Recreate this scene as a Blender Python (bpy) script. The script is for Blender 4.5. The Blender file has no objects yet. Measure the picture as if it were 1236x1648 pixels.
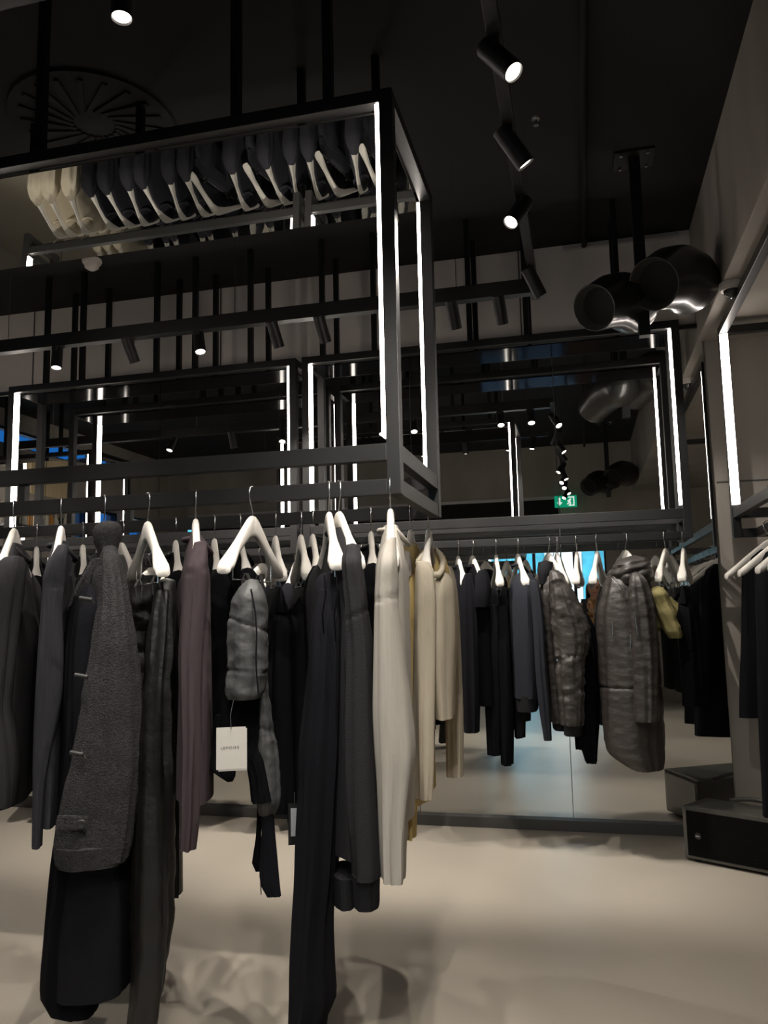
import bpy, bmesh, math, random
from mathutils import Vector, Matrix, noise
random.seed(7)
S = bpy.context.scene
COL = S.collection
PI = math.pi
V = Vector

# ------------------------------------------------------------------ camera
F, PITCH, YAW, ROLL, EYE = 1289.25, .120653, .241205, -.0213893, 1.2
_cy, _sy, _cp, _sp = math.cos(YAW), math.sin(YAW), math.cos(PITCH), math.sin(PITCH)
FW = V((-_sy*_cp, _cy*_cp, _sp)); R0 = V((_cy, _sy, 0)); U0 = R0.cross(FW)
RT = R0*math.cos(ROLL) + U0*math.sin(ROLL); UP = U0*math.cos(ROLL) - R0*math.sin(ROLL)
def ray(x, y): return FW*F + RT*(x-618) - UP*(y-824)
def at(x, y, Y):
    d = ray(x, y); return d*(Y/d.y) + V((0, 0, EYE))
def atz(x, y, Z):
    d = ray(x, y); return d*((Z-EYE)/d.z) + V((0, 0, EYE))
def pxx(p):
    q = p - V((0, 0, EYE)); return 618 + F*q.dot(RT)/q.dot(FW)
cd = bpy.data.cameras.new('camera'); cam = bpy.data.objects.new('camera', cd); COL.objects.link(cam)
cd.sensor_fit = 'VERTICAL'; cd.sensor_height = 36; cd.lens = F/1648*36; cd.clip_start = .05; cd.clip_end = 80
cam.matrix_world = Matrix(((RT.x, UP.x, -FW.x, 0), (RT.y, UP.y, -FW.y, 0), (RT.z, UP.z, -FW.z, EYE), (0, 0, 0, 1)))
S.camera = cam
S.view_settings.view_transform = 'Standard'; S.view_settings.look = 'None'
S.view_settings.gamma = 1; S.view_settings.use_curve_mapping = False; S.view_settings.exposure = .08
try:
    S.cycles.use_denoising = True; S.cycles.max_bounces = 10; S.cycles.glossy_bounces = 6; S.cycles.diffuse_bounces = 5
    S.cycles.caustics_reflective = True; S.cycles.caustics_refractive = False; S.cycles.sample_clamp_indirect = 1.5
    S.cycles.transparent_max_bounces = 8
except Exception: pass

# ------------------------------------------------------------------ materials
def mat(name, col, rough=.6, metal=0, emit=0, ecol=None, bump=0, bscale=60, bstretch=(1, 1, 1), sheen=0, vary=0, vscale=3, vstretch=(1, 1, 1), spec=None, coat=0, sub=0, detail=3):
    m = bpy.data.materials.new(name); m.use_nodes = True
    nt = m.node_tree; b = nt.nodes['Principled BSDF']; L = nt.links.new
    c = (col, col, col) if isinstance(col, (int, float)) else col
    b.inputs['Base Color'].default_value = (*c, 1); b.inputs['Roughness'].default_value = rough; b.inputs['Metallic'].default_value = metal
    if spec is not None: b.inputs['Specular IOR Level'].default_value = spec
    if coat: b.inputs['Coat Weight'].default_value = coat; b.inputs['Coat Roughness'].default_value = .1
    if sheen: b.inputs['Sheen Weight'].default_value = sheen; b.inputs['Sheen Roughness'].default_value = .5
    if sub: b.inputs['Subsurface Weight'].default_value = sub; b.inputs['Subsurface Scale'].default_value = .02
    if emit: b.inputs['Emission Color'].default_value = (*(ecol or c), 1); b.inputs['Emission Strength'].default_value = emit
    def nz(scale, stretch, det):
        t = nt.nodes.new('ShaderNodeTexCoord'); mp = nt.nodes.new('ShaderNodeMapping'); n = nt.nodes.new('ShaderNodeTexNoise')
        mp.inputs['Scale'].default_value = stretch; n.inputs['Scale'].default_value = scale; n.inputs['Detail'].default_value = det
        L(t.outputs['Object'], mp.inputs['Vector']); L(mp.outputs['Vector'], n.inputs['Vector']); return n
    if bump:
        n = nz(bscale, bstretch, detail); bp = nt.nodes.new('ShaderNodeBump'); bp.inputs['Strength'].default_value = bump; bp.inputs['Distance'].default_value = .01
        L(n.outputs['Fac'], bp.inputs['Height']); L(bp.outputs['Normal'], b.inputs['Normal'])
    if vary:
        n = nz(vscale, vstretch, 5); r = nt.nodes.new('ShaderNodeMapRange'); r.inputs['From Min'].default_value = .3; r.inputs['From Max'].default_value = .7
        r.inputs['To Min'].default_value = 1-vary; r.inputs['To Max'].default_value = 1+vary
        mx = nt.nodes.new('ShaderNodeVectorMath'); mx.operation = 'SCALE'; mx.inputs[0].default_value = c
        L(n.outputs['Fac'], r.inputs['Value']); L(r.outputs['Result'], mx.inputs['Scale']); L(mx.outputs['Vector'], b.inputs['Base Color'])
    return m
def glassmat(name):
    m = bpy.data.materials.new(name); m.use_nodes = True; nt = m.node_tree; nt.nodes.remove(nt.nodes['Principled BSDF'])
    o = nt.nodes['Material Output']; t = nt.nodes.new('ShaderNodeBsdfTransparent'); g = nt.nodes.new('ShaderNodeBsdfGlossy'); x = nt.nodes.new('ShaderNodeMixShader')
    t.inputs[0].default_value = (.86, .93, .95, 1); g.inputs['Roughness'].default_value = .02; x.inputs[0].default_value = .06
    nt.links.new(t.outputs[0], x.inputs[1]); nt.links.new(g.outputs[0], x.inputs[2]); nt.links.new(x.outputs[0], o.inputs[0]); return m
M = dict(
    metal=mat('black powder coated steel', .009, .40, bump=.05, bscale=400, spec=.5),
    metal2=mat('black spotlight enamel', .006, .45, spec=.3),
    ceil=mat('matt black ceiling', .0052, .85, vary=.25, vscale=2),
    ceil2=mat('black ceiling fittings', .0022, .7, spec=.3),
    blade=mat('black diffuser blades', .0042, .7, spec=.3),
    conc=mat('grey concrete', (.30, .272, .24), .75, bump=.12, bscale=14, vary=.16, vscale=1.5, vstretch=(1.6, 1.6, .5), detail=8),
    conclit=mat('concrete with painted light', (.68, .62, .57), .75, bump=.1, bscale=14, vary=.10, vscale=1.2, vstretch=(1.6, 1.6, .5), detail=8),  # end wall colour lifted to stand in for light missing there
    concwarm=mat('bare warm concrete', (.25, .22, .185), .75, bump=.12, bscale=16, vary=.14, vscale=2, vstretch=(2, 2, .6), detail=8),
    floor=mat('polished beige microcement', (.375, .335, .278), .32, bump=.02, bscale=6, vary=.075, vscale=1.1, spec=.45, detail=8),
    mirror=mat('wall mirror silver', (.86, .87, .855), .0, 1),
    topmir=mat('dark tinted mirror', (.80, .80, .76), .0, 1), dimmir=mat('smoked glass shelf', (.003, .0032, .0038), .08, spec=.03),
    led=mat('led diffuser', .9, .5, emit=18, ecol=(1, .90, .82)),
    lens=mat('lit spotlight lens', .9, .5, emit=6, ecol=(1, .90, .78)),
    hanger=mat('pale lacquered wood', (.60, .57, .52), .42, bump=.03, bscale=40, bstretch=(1, 1, 6), vary=.05),
    chrome=mat('chrome wire', .75, .2, 1),
    rubber=mat('black rubber', .01, .6),
    boucle=mat('charcoal boucle wool', (.031, .030, .031), .95, bump=.6, bscale=230, vary=.3, vscale=120, spec=0.12),
    charcoal=mat('charcoal jersey', (.024, .023, .025), .95, bump=.25, bscale=500, vary=.12, vscale=40, vstretch=(6, 6, .6), spec=0.1),
    bluegrey=mat('dark blue grey jersey', (.027, .027, .031), .95, bump=.2, bscale=500, vary=.15, vscale=30, vstretch=(6, 6, .5), spec=0.1),
    black=mat('black cotton', (.004, .004, .005), .92, bump=.2, bscale=500, spec=0.05),
    black2=mat('washed black cotton', (.0075, .0075, .0095), .92, bump=.2, bscale=400, spec=0.06),
    leather=mat('black waxed cotton', (.0065, .0063, .006), .55, bump=.3, bscale=50, vary=.2, vscale=12, spec=0.35),
    plum=mat('dusty plum jersey', (.048, .036, .040), .95, bump=.2, bscale=500, vary=.12, vscale=30, vstretch=(5, 5, .5), spec=0.1),
    sweat=mat('dark grey sweatshirt fleece', (.023, .0225, .0245), .95, bump=.25, bscale=350, spec=0.1),
    rib=mat('black ribbed knit', (.016, .016, .018), .95, bump=.9, bscale=260, bstretch=(1, 1, .03), spec=0.1),
    cream=mat('cream cotton', (.45, .40, .315), .9, bump=.15, bscale=420, vary=.04, vscale=30, vstretch=(6, 6, .5), spec=0.1),
    ivory=mat('off white sweatshirt cotton', (.36, .335, .295), .9, bump=.15, bscale=420, vary=.04, vscale=30, vstretch=(6, 6, .5), spec=0.1),
    butter=mat('butter yellow cotton', (.56, .43, .19), .9, bump=.15, bscale=420, vary=.05, vscale=20, vstretch=(6, 6, .5), spec=0.1),
    puffer=mat('grey padded nylon', (.045, .046, .046), .6, bump=.35, bscale=28, vary=.1, vscale=10),
    nylon=mat('brown grey nylon', (.030, .0255, .023), .5, bump=.5, bscale=24, bstretch=(1, 1, 1.6), vary=.12, vscale=8, detail=5),
    olive=mat('olive cotton', (.22, .19, .085), .85, bump=.3, bscale=40, spec=0.1),
    card=mat('off white card', (.50, .475, .43), .8, vary=.02),
    ink=mat('dark grey print', .06, .8),
    silver=mat('silver foil label', .55, .35, .6),
    grille=mat('black speaker grille', .004, .8, spec=.05, bump=.5, bscale=300, bstretch=(.05, 1, 1)),
    cabinet=mat('speckled black speaker lacquer', (.055, .054, .048), .28, coat=.5, bump=.05, bscale=200),
    duct=mat('glossy black wrapped duct', (.016, .016, .0145), .34, coat=.35, bump=.12, bscale=9, spec=.5),
    dome=mat('off white plastic', (.62, .58, .52), .5),
    darkdome=mat('dark smoked plastic', .02, .15),
    base=mat('dark grey kerb', (.06, .058, .055), .5),
    alu=mat('pale aluminium', (.45, .43, .42), .45, .3),
    glass=glassmat('window glass'),
    facade=mat('pale facade render', (.85, .84, .80), .8, vary=.15, vscale=1.2),
    facadeb=mat('blue glass facade', (.08, .42, .55), .35, vary=.35, vscale=2.5),
    street=mat('pale paving', (.5, .52, .52), .8, vary=.2, vscale=1),
    green=mat('lit green sign', (.0, .30, .16), .5, emit=.45, ecol=(.0, .55, .28)),
    white=mat('lit white sign symbol', .8, .5, emit=.8, ecol=(.9, 1, .95)),
    amber=mat('amber bottle glass', (.30, .14, .03), .15),
    darkglass=mat('dark bottle glass', (.02, .025, .02), .12),
    clear=mat('pale bottle glass', (.6, .58, .5), .15),
    skin=mat('skin', (.50, .30, .22), .55, sub=.1), hair=mat('brown hair', (.06, .032, .02), .5, bump=.4, bscale=90, bstretch=(3, 3, .3)),
    tan=mat('tan wool coat', (.36, .21, .09), .9, bump=.2, bscale=200), jeans=mat('dark denim', (.02, .025, .04), .85),
    phone=mat('black phone glass', .01, .12), beige=mat('beige pleated fabric', (.58, .47, .30), .9, bump=.1, bscale=300),
)
_g = M['glass']

# ------------------------------------------------------------------ helpers
def tag(o, label=None, cat=None, group=None, kind=None):
    if label: o['label'] = label
    if cat: o['category'] = cat
    if group: o['group'] = group
    if kind: o['kind'] = kind
    return o
def empty(name, loc, label, cat, group=None, rz=0):
    o = bpy.data.objects.new(name, None); COL.objects.link(o); o.empty_display_size = .05
    o.location = loc; o.rotation_euler = (0, 0, rz); o['mw'] = 0; del o['mw']
    return tag(o, label, cat, group)
def mw(o):
    m = Matrix.Translation(o.location) @ o.rotation_euler.to_matrix().to_4x4()
    return mw(o.parent) @ m if o.parent else m
class MB:
    def __init__(s): s.v = []; s.f = []
    def add(s, vs, fs):
        n = len(s.v); s.v += [V(p) for p in vs]; s.f += [[i+n for i in f] for f in fs]; return s
    def box(s, c, d, rz=0, rot=None):
        R = rot or Matrix.Rotation(rz, 3, 'Z'); h = V(d)/2; c = V(c)
        vs = [c + R @ V((x*h.x, y*h.y, z*h.z)) for x in (-1, 1) for y in (-1, 1) for z in (-1, 1)]
        return s.add(vs, [(0, 1, 3, 2), (4, 6, 7, 5), (0, 4, 5, 1), (2, 3, 7, 6), (0, 2, 6, 4), (1, 5, 7, 3)])
    def span(s, a, b):
        a = V(a); b = V(b); return s.box((a+b)/2, [abs(x) for x in (b-a)])
    def tube(s, pts, r, n=10, cap=True):
        pts = [V(p) for p in pts]; rs = r if isinstance(r, (list, tuple)) else [r]*len(pts)
        vs = []; fs = []; prev = None
        for i, p in enumerate(pts):
            t = (pts[min(i+1, len(pts)-1)] - pts[max(i-1, 0)]).normalized()
            a = prev or (V((0, 0, 1)) if abs(t.z) < .9 else V((1, 0, 0)))
            a = (a - t*a.dot(t)).normalized(); prev = a; b = t.cross(a)
            for k in range(n):
                w = 2*PI*k/n; vs.append(p + (a*math.cos(w) + b*math.sin(w))*rs[i])
        for i in range(len(pts)-1):
            for k in range(n): fs.append((i*n+k, i*n+(k+1) % n, (i+1)*n+(k+1) % n, (i+1)*n+k))
        if cap: fs.append(list(range(n))[::-1]); fs.append([(len(pts)-1)*n+k for k in range(n)])
        return s.add(vs, fs)
    def lathe(s, c, prof, n=16, axis=None):
        c = V(c); q = (V((0, 0, 1)).rotation_difference(V(axis))).to_matrix() if axis else Matrix.Identity(3)
        vs = []; fs = []
        for r, z in prof:
            for k in range(n): vs.append(c + q @ V((max(r, 1e-4)*math.cos(2*PI*k/n), max(r, 1e-4)*math.sin(2*PI*k/n), z)))
        m = len(prof)
        for i in range(m-1):
            for k in range(n): fs.append((i*n+k, i*n+(k+1) % n, (i+1)*n+(k+1) % n, (i+1)*n+k))
        fs.append(list(range(n))[::-1]); fs.append([(m-1)*n+k for k in range(n)])
        return s.add(vs, fs)
    def build(s, name, material, parent=None, smooth=False, bevel=0, label=None):
        me = bpy.data.meshes.new(name)
        vs = s.v
        if parent is not None:
            inv = mw(parent).inverted(); vs = [inv @ p for p in vs]
        me.from_pydata([tuple(p) for p in vs], [], s.f); me.materials.append(material)
        bm = bmesh.new(); bm.from_mesh(me); bmesh.ops.recalc_face_normals(bm, faces=bm.faces)
        if bevel: bmesh.ops.bevel(bm, geom=bm.edges[:], offset=bevel, segments=2, affect='EDGES', profile=.7)
        if smooth:
            for f in bm.faces: f.smooth = True
        bm.to_mesh(me); bm.free()
        if smooth:
            try: me.set_sharp_from_angle(angle=.9)
            except Exception: pass
        o = bpy.data.objects.new(name, me); COL.objects.link(o)
        if parent is not None: o.parent = parent
        if label: o['label'] = label
        return o
def struct(name, a, b, m, bevel=0):
    return tag(MB().span(a, b).build(name, m, bevel=bevel), kind='structure')

def _cr(a, b, c, d, t): return .5*((2*b) + (c-a)*t + (2*a-5*b+4*c-d)*t*t + (3*b-a-3*c+d)*t*t*t)
def loft(mb, st, n=30, step=.022, fold=.008, freq=2.2, zf=1.2, seed=0, power=2.3, crumple=0, cf=16, seams=(), seamw=.012, seamd=.16, hem=True, top=True, ramp=.12):
    """rings down a garment: st = (centre, a, b, angle of the a axis)"""
    st = [(V(c), a, b, p) for c, a, b, p in st]; rings = []
    for i in range(len(st)-1):
        p0, p1, p2, p3 = st[max(i-1, 0)], st[i], st[i+1], st[min(i+2, len(st)-1)]
        k = max(1, int((p2[0]-p1[0]).length/step))
        for j in range(k):
            t = j/k
            c = V([_cr(p0[0][q], p1[0][q], p2[0][q], p3[0][q], t) for q in range(3)])
            rings.append((c, *[max(.002, _cr(p0[q], p1[q], p2[q], p3[q], t)) for q in (1, 2)], p1[3]+(p2[3]-p1[3])*t))
    rings.append(st[-1])
    z0 = rings[0][0].z; vs = []; fs = []; e = 2/power
    for c, a, b, ph in rings:
        A = V((math.cos(ph), math.sin(ph), 0)); B = V((-math.sin(ph), math.cos(ph), 0))
        amp = fold*min(1, .15 + (z0-c.z)/ramp)
        for k in range(n):
            w = 2*PI*k/n; cw, sw = math.cos(w), math.sin(w)
            x = a*math.copysign(abs(cw)**e, cw); y = b*math.copysign(abs(sw)**e, sw)
            d = amp*noise.noise(V((cw*freq+seed*7.3, sw*freq, c.z*zf+seed*3.1)))*1.6 + amp*.5*noise.noise(V((cw*freq*2.3+seed, sw*freq*2.3, c.z*zf*1.5)))
            if crumple:
                q = c + A*x + B*y
                t = 1-abs(noise.noise(V((q.x*cf*.8+seed, q.y*cf*.8, q.z*cf*1.3)))*2); d += crumple*(t-.5)
                t = 1-abs(noise.noise(V((q.x*cf*2+seed, q.y*cf*2, q.z*cf*2.6)))*2); d += crumple*.4*(t-.5)
            f = 1.0
            for sz, sl in seams:
                dz = c.z - sz - sl*cw; f -= seamd*math.exp(-(dz/seamw)**2)
            nx, ny = cw, sw; m = min(a, b)
            vs.append(c + A*(x*f + nx*min(d, m*.6)) + B*(y*f + ny*min(d, m*.6)))
    N = len(rings)
    for i in range(N-1):
        for k in range(n): fs.append((i*n+k, i*n+(k+1) % n, (i+1)*n+(k+1) % n, (i+1)*n+k))
    if top:
        vs.append(rings[0][0] + V((0, 0, .3*min(rings[0][1], rings[0][2])))); q = len(vs)-1
        for k in range(n): fs.append((q, (k+1) % n, k))
    c, a, b, ph = rings[-1]; base = (N-1)*n
    if hem:   # a turned-in hem, then the dark inside of the cloth
        h = min(.03, b*.8); o = len(vs)
        for k in range(n):
            p = vs[base+k]; vs.append(c + (p-c)*.86 + V((0, 0, h)))
        for k in range(n): fs.append((base+k, base+(k+1) % n, o+(k+1) % n, o+k))
        fs.append([o+k for k in range(n)])
    else: fs.append([base+k for k in range(n)])
    return mb.add(vs, fs)
def vst(pts, Y, b):
    """stations from outline rows (y, left, right[, depth half, Y]) seen from the shop floor"""
    out = []
    for r in pts:
        y, xl, xr = r[:3]; bb = r[3] if len(r) > 3 and r[3] else b; YY = r[4] if len(r) > 4 else Y
        c = at((xl+xr)/2, y, YY); ph = math.atan2(-c.x, c.y)
        w = (at(xr, y, YY)-at(xl, y, YY)).length/2*abs(math.cos(ph)); out.append((c, w, bb, ph))
    return out
def piece(root, name, m, pts, Y, b, label=None, **kw):
    st = vst(pts, Y, b) if not isinstance(pts[0][0], Vector) else pts
    return loft(MB(), st, **kw).build(name, m, root, True, label=label)
def copy_tree(root, label, loc, rz):
    r = root.copy(); COL.objects.link(r); r.location = loc; r.rotation_euler = (0, 0, rz); r['label'] = label
    def kids(src, dst):
        for ch in [o for o in ALL if o.parent == src]:
            c = ch.copy(); COL.objects.link(c); c.parent = dst; kids(ch, c)
    kids(root, r); return r
ALL = []

# ------------------------------------------------------------------ the room
YM, XL, XR, YB, ZC = 4.59, -5.6, 2.0, -1.5, 3.3
struct('floor', (XL-.2, YB-.2, -.1), (XR+.2, YM+.3, 0), M['floor'])
struct('ceiling', (XL-.2, YB-.2, ZC), (XR+.2, YM+.3, ZC+.12), M['ceil'])
struct('wall_back', (XL-.2, YM+.03, 0), (.68, YM+.25, ZC), M['conclit']); struct('wall_back_right', (.68, YM+.03, 0), (XR+.2, YM+.25, ZC), M['conc'])
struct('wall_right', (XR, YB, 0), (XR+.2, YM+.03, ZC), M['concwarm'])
struct('ceiling_beam', (.68, YB, 2.64), (XR, YM+.03, ZC), M['conc'], bevel=.006)
struct('baseboard_back', (XL, YM-.035, 0), (.71, YM+.03, .055), M['base'])
# joints between the cast panels of the wall
for i, (x, z0, z1) in enumerate(((-.28, 2.72, ZC), (-2.2, 2.72, ZC), (-3.6, 2.72, ZC))):
    struct('trim_%d' % (i+1), (x-.004, YM+.026, z0), (x+.004, YM+.031, z1), M['base'])
struct('trim_4', (.73, YM+.026, 1.842), (XR, YM+.031, 1.850), M['base'])
struct('trim_5', (-.02, YM+.0, 3.262), (.62, YM+.03, 3.285), M['alu'])
# left wall with high blue windows
struct('wall_left', (XL-.2, YB, 0), (XL, YM+.03, 2.02), M['conc'])
def hole_wall(name, zs, ys): return struct(name, (XL-.2, ys[0], zs[0]), (XL, ys[1], zs[1]), M['conc'])
WIN = [(-.45, .18), (.28, .82), (.92, 1.38)]
hole_wall('wall_left_upper', (2.46, 2.94), (YB, YM)); hole_wall('wall_left_top', (3.13, ZC), (YB, YM))
hole_wall('wall_left_mid', (2.02, 2.46), (1.38, YM)); hole_wall('wall_left_end', (2.02, 2.46), (YB, -.45))
hole_wall('wall_left_clerestory_near', (2.94, 3.13), (YB, .75)); hole_wall('wall_left_clerestory_far', (2.94, 3.13), (2.9, YM))
hole_wall('wall_left_mullion', (2.02, 2.46), (.18, .28)); hole_wall('wall_left_mullion_2', (2.02, 2.46), (.82, .92))
def window(n, x0, x1, y0, y1, z0, z1, axis, bars=()):
    fr = MB(); t = .025
    if axis == 'x':
        for a, b in (((x0, y0, z0), (x1, y0+t, z1)), ((x0, y1-t, z0), (x1, y1, z1)), ((x0, y0, z0), (x1, y1, z0+t)), ((x0, y0, z1-t), (x1, y1, z1))): fr.span(a, b)
    else:
        for a, b in (((x0, y0, z0), (x0+t, y1, z1)), ((x1-t, y0, z0), (x1, y1, z1)), ((x0, y0, z0), (x1, y1, z0+t)), ((x0, y0, z1-t), (x1, y1, z1))): fr.span(a, b)
        for x in bars: fr.span((x-.02, y0, z0), (x+.02, y1, z1))
    o = tag(fr.build('window_%d' % n, M['metal']), kind='structure')
    g = MB()
    if axis == 'x': g.span(((x0+x1)/2-.004, y0+t, z0+t), ((x0+x1)/2+.004, y1-t, z1-t))
    else: g.span((x0+t, (y0+y1)/2-.004, z0+t), (x1-t, (y0+y1)/2+.004, z1-t))
    g.build('window_pane', M['glass'], o)
for i, (a, b) in enumerate(WIN): window(i+1, XL-.12, XL-.05, a, b, 2.02, 2.46, 'x')
window(4, XL-.12, XL-.05, .75, 2.9, 2.94, 3.13, 'x')
# shop front behind the photographer
struct('wall_front', (XL, YB-.2, 2.62), (XR, YB, ZC), M['conc'])
struct('wall_front_right', (.30, YB-.2, 0), (XR, YB, 2.62), M['conc'])
struct('wall_front_left', (XL, YB-.2, 0), (-1.25, YB, 1.92), M['conc'])
struct('wall_front_recess', (XL, YB-.3, 1.92), (-.25, YB-.12, 2.62), M['ceil2'])
struct('wall_front_over_door', (-.25, YB-.2, 1.92), (.30, YB, 2.62), M['conc'])
struct('trim_6', (XL, YB, 2.585), (-.25, YB+.03, 2.625), M['alu'])
window(5, -1.25, .30, YB-.12, YB-.06, .0, 1.92, 'y', bars=(-.62, -.1))
# the street
tag(MB().span((-14, -16, -.14), (10, YB-.2, -.1)).build('exterior_street', M['street']), kind='structure')
fb = empty('exterior_building', (-1, -11, -.1), 'pale rendered building with blue glass bays across the street', 'building')
MB().span((-12, -12, -.1), (9, -11, 9)).build('facade_wall', M['facade'], fb)
for i in range(9):
    for j in range(3): MB().span((-11+i*2.2, -11.0, .6+j*2.6), (-9.7+i*2.2, -10.94, 2.5+j*2.6)).build('facade_window', M['facadeb'], fb)

# mirror wall: tall panes side by side
seams = [-5.45, -4.29, -3.45, -2.61, -1.785, -.955, -.114, .705]
where = ['farthest left', 'second from the left end', 'third from the left end', 'fourth from the left end', 'behind the puffer and plum top', 'behind the cream tops', 'behind the parka at the right end']
for i in range(7):
    tag(MB().span((seams[i]+.002, YM, .055), (seams[i+1]-.002, YM+.012, 2.71)).build('mirror_panel', M['mirror']),
        'tall frameless wall mirror pane, ' + where[i], 'mirror', 'mirror panes on the end wall')
tag(MB().span((seams[0], YM-.012, 2.71), (.71, YM+.03, 2.735)).build('mirror_trim', M['metal']), 'thin black trim along the top of the mirror wall', 'trim')

# ------------------------------------------------------------------ racks
def rack(name, label, ox, oy, rz, length, dep, ztop, rods, leds='LR', hang=(0, 1), panel=True, pm='topmir', pz=.045, tilt=-.042, back_led=True, spacers=()):
    root = empty(name, (ox, oy, 0), label, 'clothes rack', 'suspended black clothes racks', rz)
    Rm = Matrix.Translation((ox, oy, 0)) @ Matrix.Rotation(rz, 4, 'Z'); T = .040
    def bx(nm, a, b, m=M['metal'], bev=.002, label=None):
        q = MB().span(a, b); q.v = [Rm @ p for p in q.v]; return q.build(nm, m, root, bevel=bev, label=label)
    za, zb = 1.612, 1.66        # the lower of the two rings of the cage
    ha, hb = 1.515, 1.559       # the hanging rails
    for x0 in (0, length-T):
        for y0 in (0, dep-T):
            bx('post', (x0, y0, ha), (x0+T, y0+T, ztop))
    for y0 in (0, dep-T):
        bx('top_rail', (T, y0, ztop-T), (length-T, y0+T, ztop)); bx('lower_rail', (T, y0+.004, za), (length-T, y0+T-.004, zb))
        for s in spacers: bx('spacer', (s-.012, y0+.008, hb), (s+.012, y0+T-.008, za))
    for x0 in (0, length-T):
        bx('end_rail', (x0, T, ztop-T), (x0+T, dep-T, ztop)); bx('end_rail', (x0+.004, T, za), (x0+T-.004, dep-T, zb)); bx('end_rail', (x0+.004, T, ha), (x0+T-.004, dep-T, hb))
    for y in hang:
        yc = T/2 + y*(dep-T); bx('hanging_rail', (T, yc-.017, ha), (length-T, yc+.017, hb))
    if panel:
        q = MB().span((T, T, ztop-pz-.006), (length-T, dep-T, ztop-pz)); q.v = [Rm @ V((p.x, p.y, p.z + (p.y-T)*tilt)) for p in q.v]
        q.build('mirror_panel', M[pm], root, label='mirrored shelf panel facing down')
    for s in leds:
        for k, y0 in enumerate((0, dep-T)):
            if k and not back_led: continue
            x = (length-T-.012, length-T-.0005) if s == 'R' else (T+.0005, T+.012)
            bx('light_strip', (x[0], y0+.001, zb+.02), (x[1], y0+T-.001, ztop-.045), M['led'], 0, 'glowing white light strip')
    for x in rods:
        for y0 in (T/2, dep-T/2): bx('hanger_rod', (x-.014, y0-.014, ztop), (x+.014, y0+.014, ZC-.001), M['metal2'], 0)
    ALL.extend([]); return root
YF, YR = 2.15, 2.75
frontrack = rack('clothes_rack', 'near double clothes rack with coats and cream tops, in front', -2.524, YF-.020, 0, 2.05, YR-YF+.046, 2.72, (.35, .85, 1.55, 1.85), spacers=(.83,))
rack('clothes_rack', 'rack unit continuing the near row at the left, its end seen in the mirror', -5.58, YF-.020, 0, 1.25, YR-YF+.046, 2.72, (.3, .9))
YF2, YR2, YH2 = 4.155, 4.42, 4.2875
rack('clothes_rack', 'clothes rack before the mirror holding the parka and bomber jacket', -1.475, YF2-.023, 0, 2.005, YR2-YF2+.046, 2.615, (.12, .42, .95, 1.25, 1.72), hang=(.5,), back_led=False, pm='dimmir', tilt=0)
rack('clothes_rack', 'clothes rack before the mirror, left of the parka rack', -3.39, YF2-.023, 0, 1.88, YR2-YF2+.046, 2.615, (.25, .5, 1.0, 1.25, 1.6), hang=(.5,), back_led=False, pm='dimmir', tilt=0)
rack('clothes_rack', 'clothes rack along the right wall with black tops, partly cut off', .735, 4.30, -PI/2, 2.4, .40, 2.60, (.5, 1.5), leds='L', hang=(.27,), panel=False, back_led=False)

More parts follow.
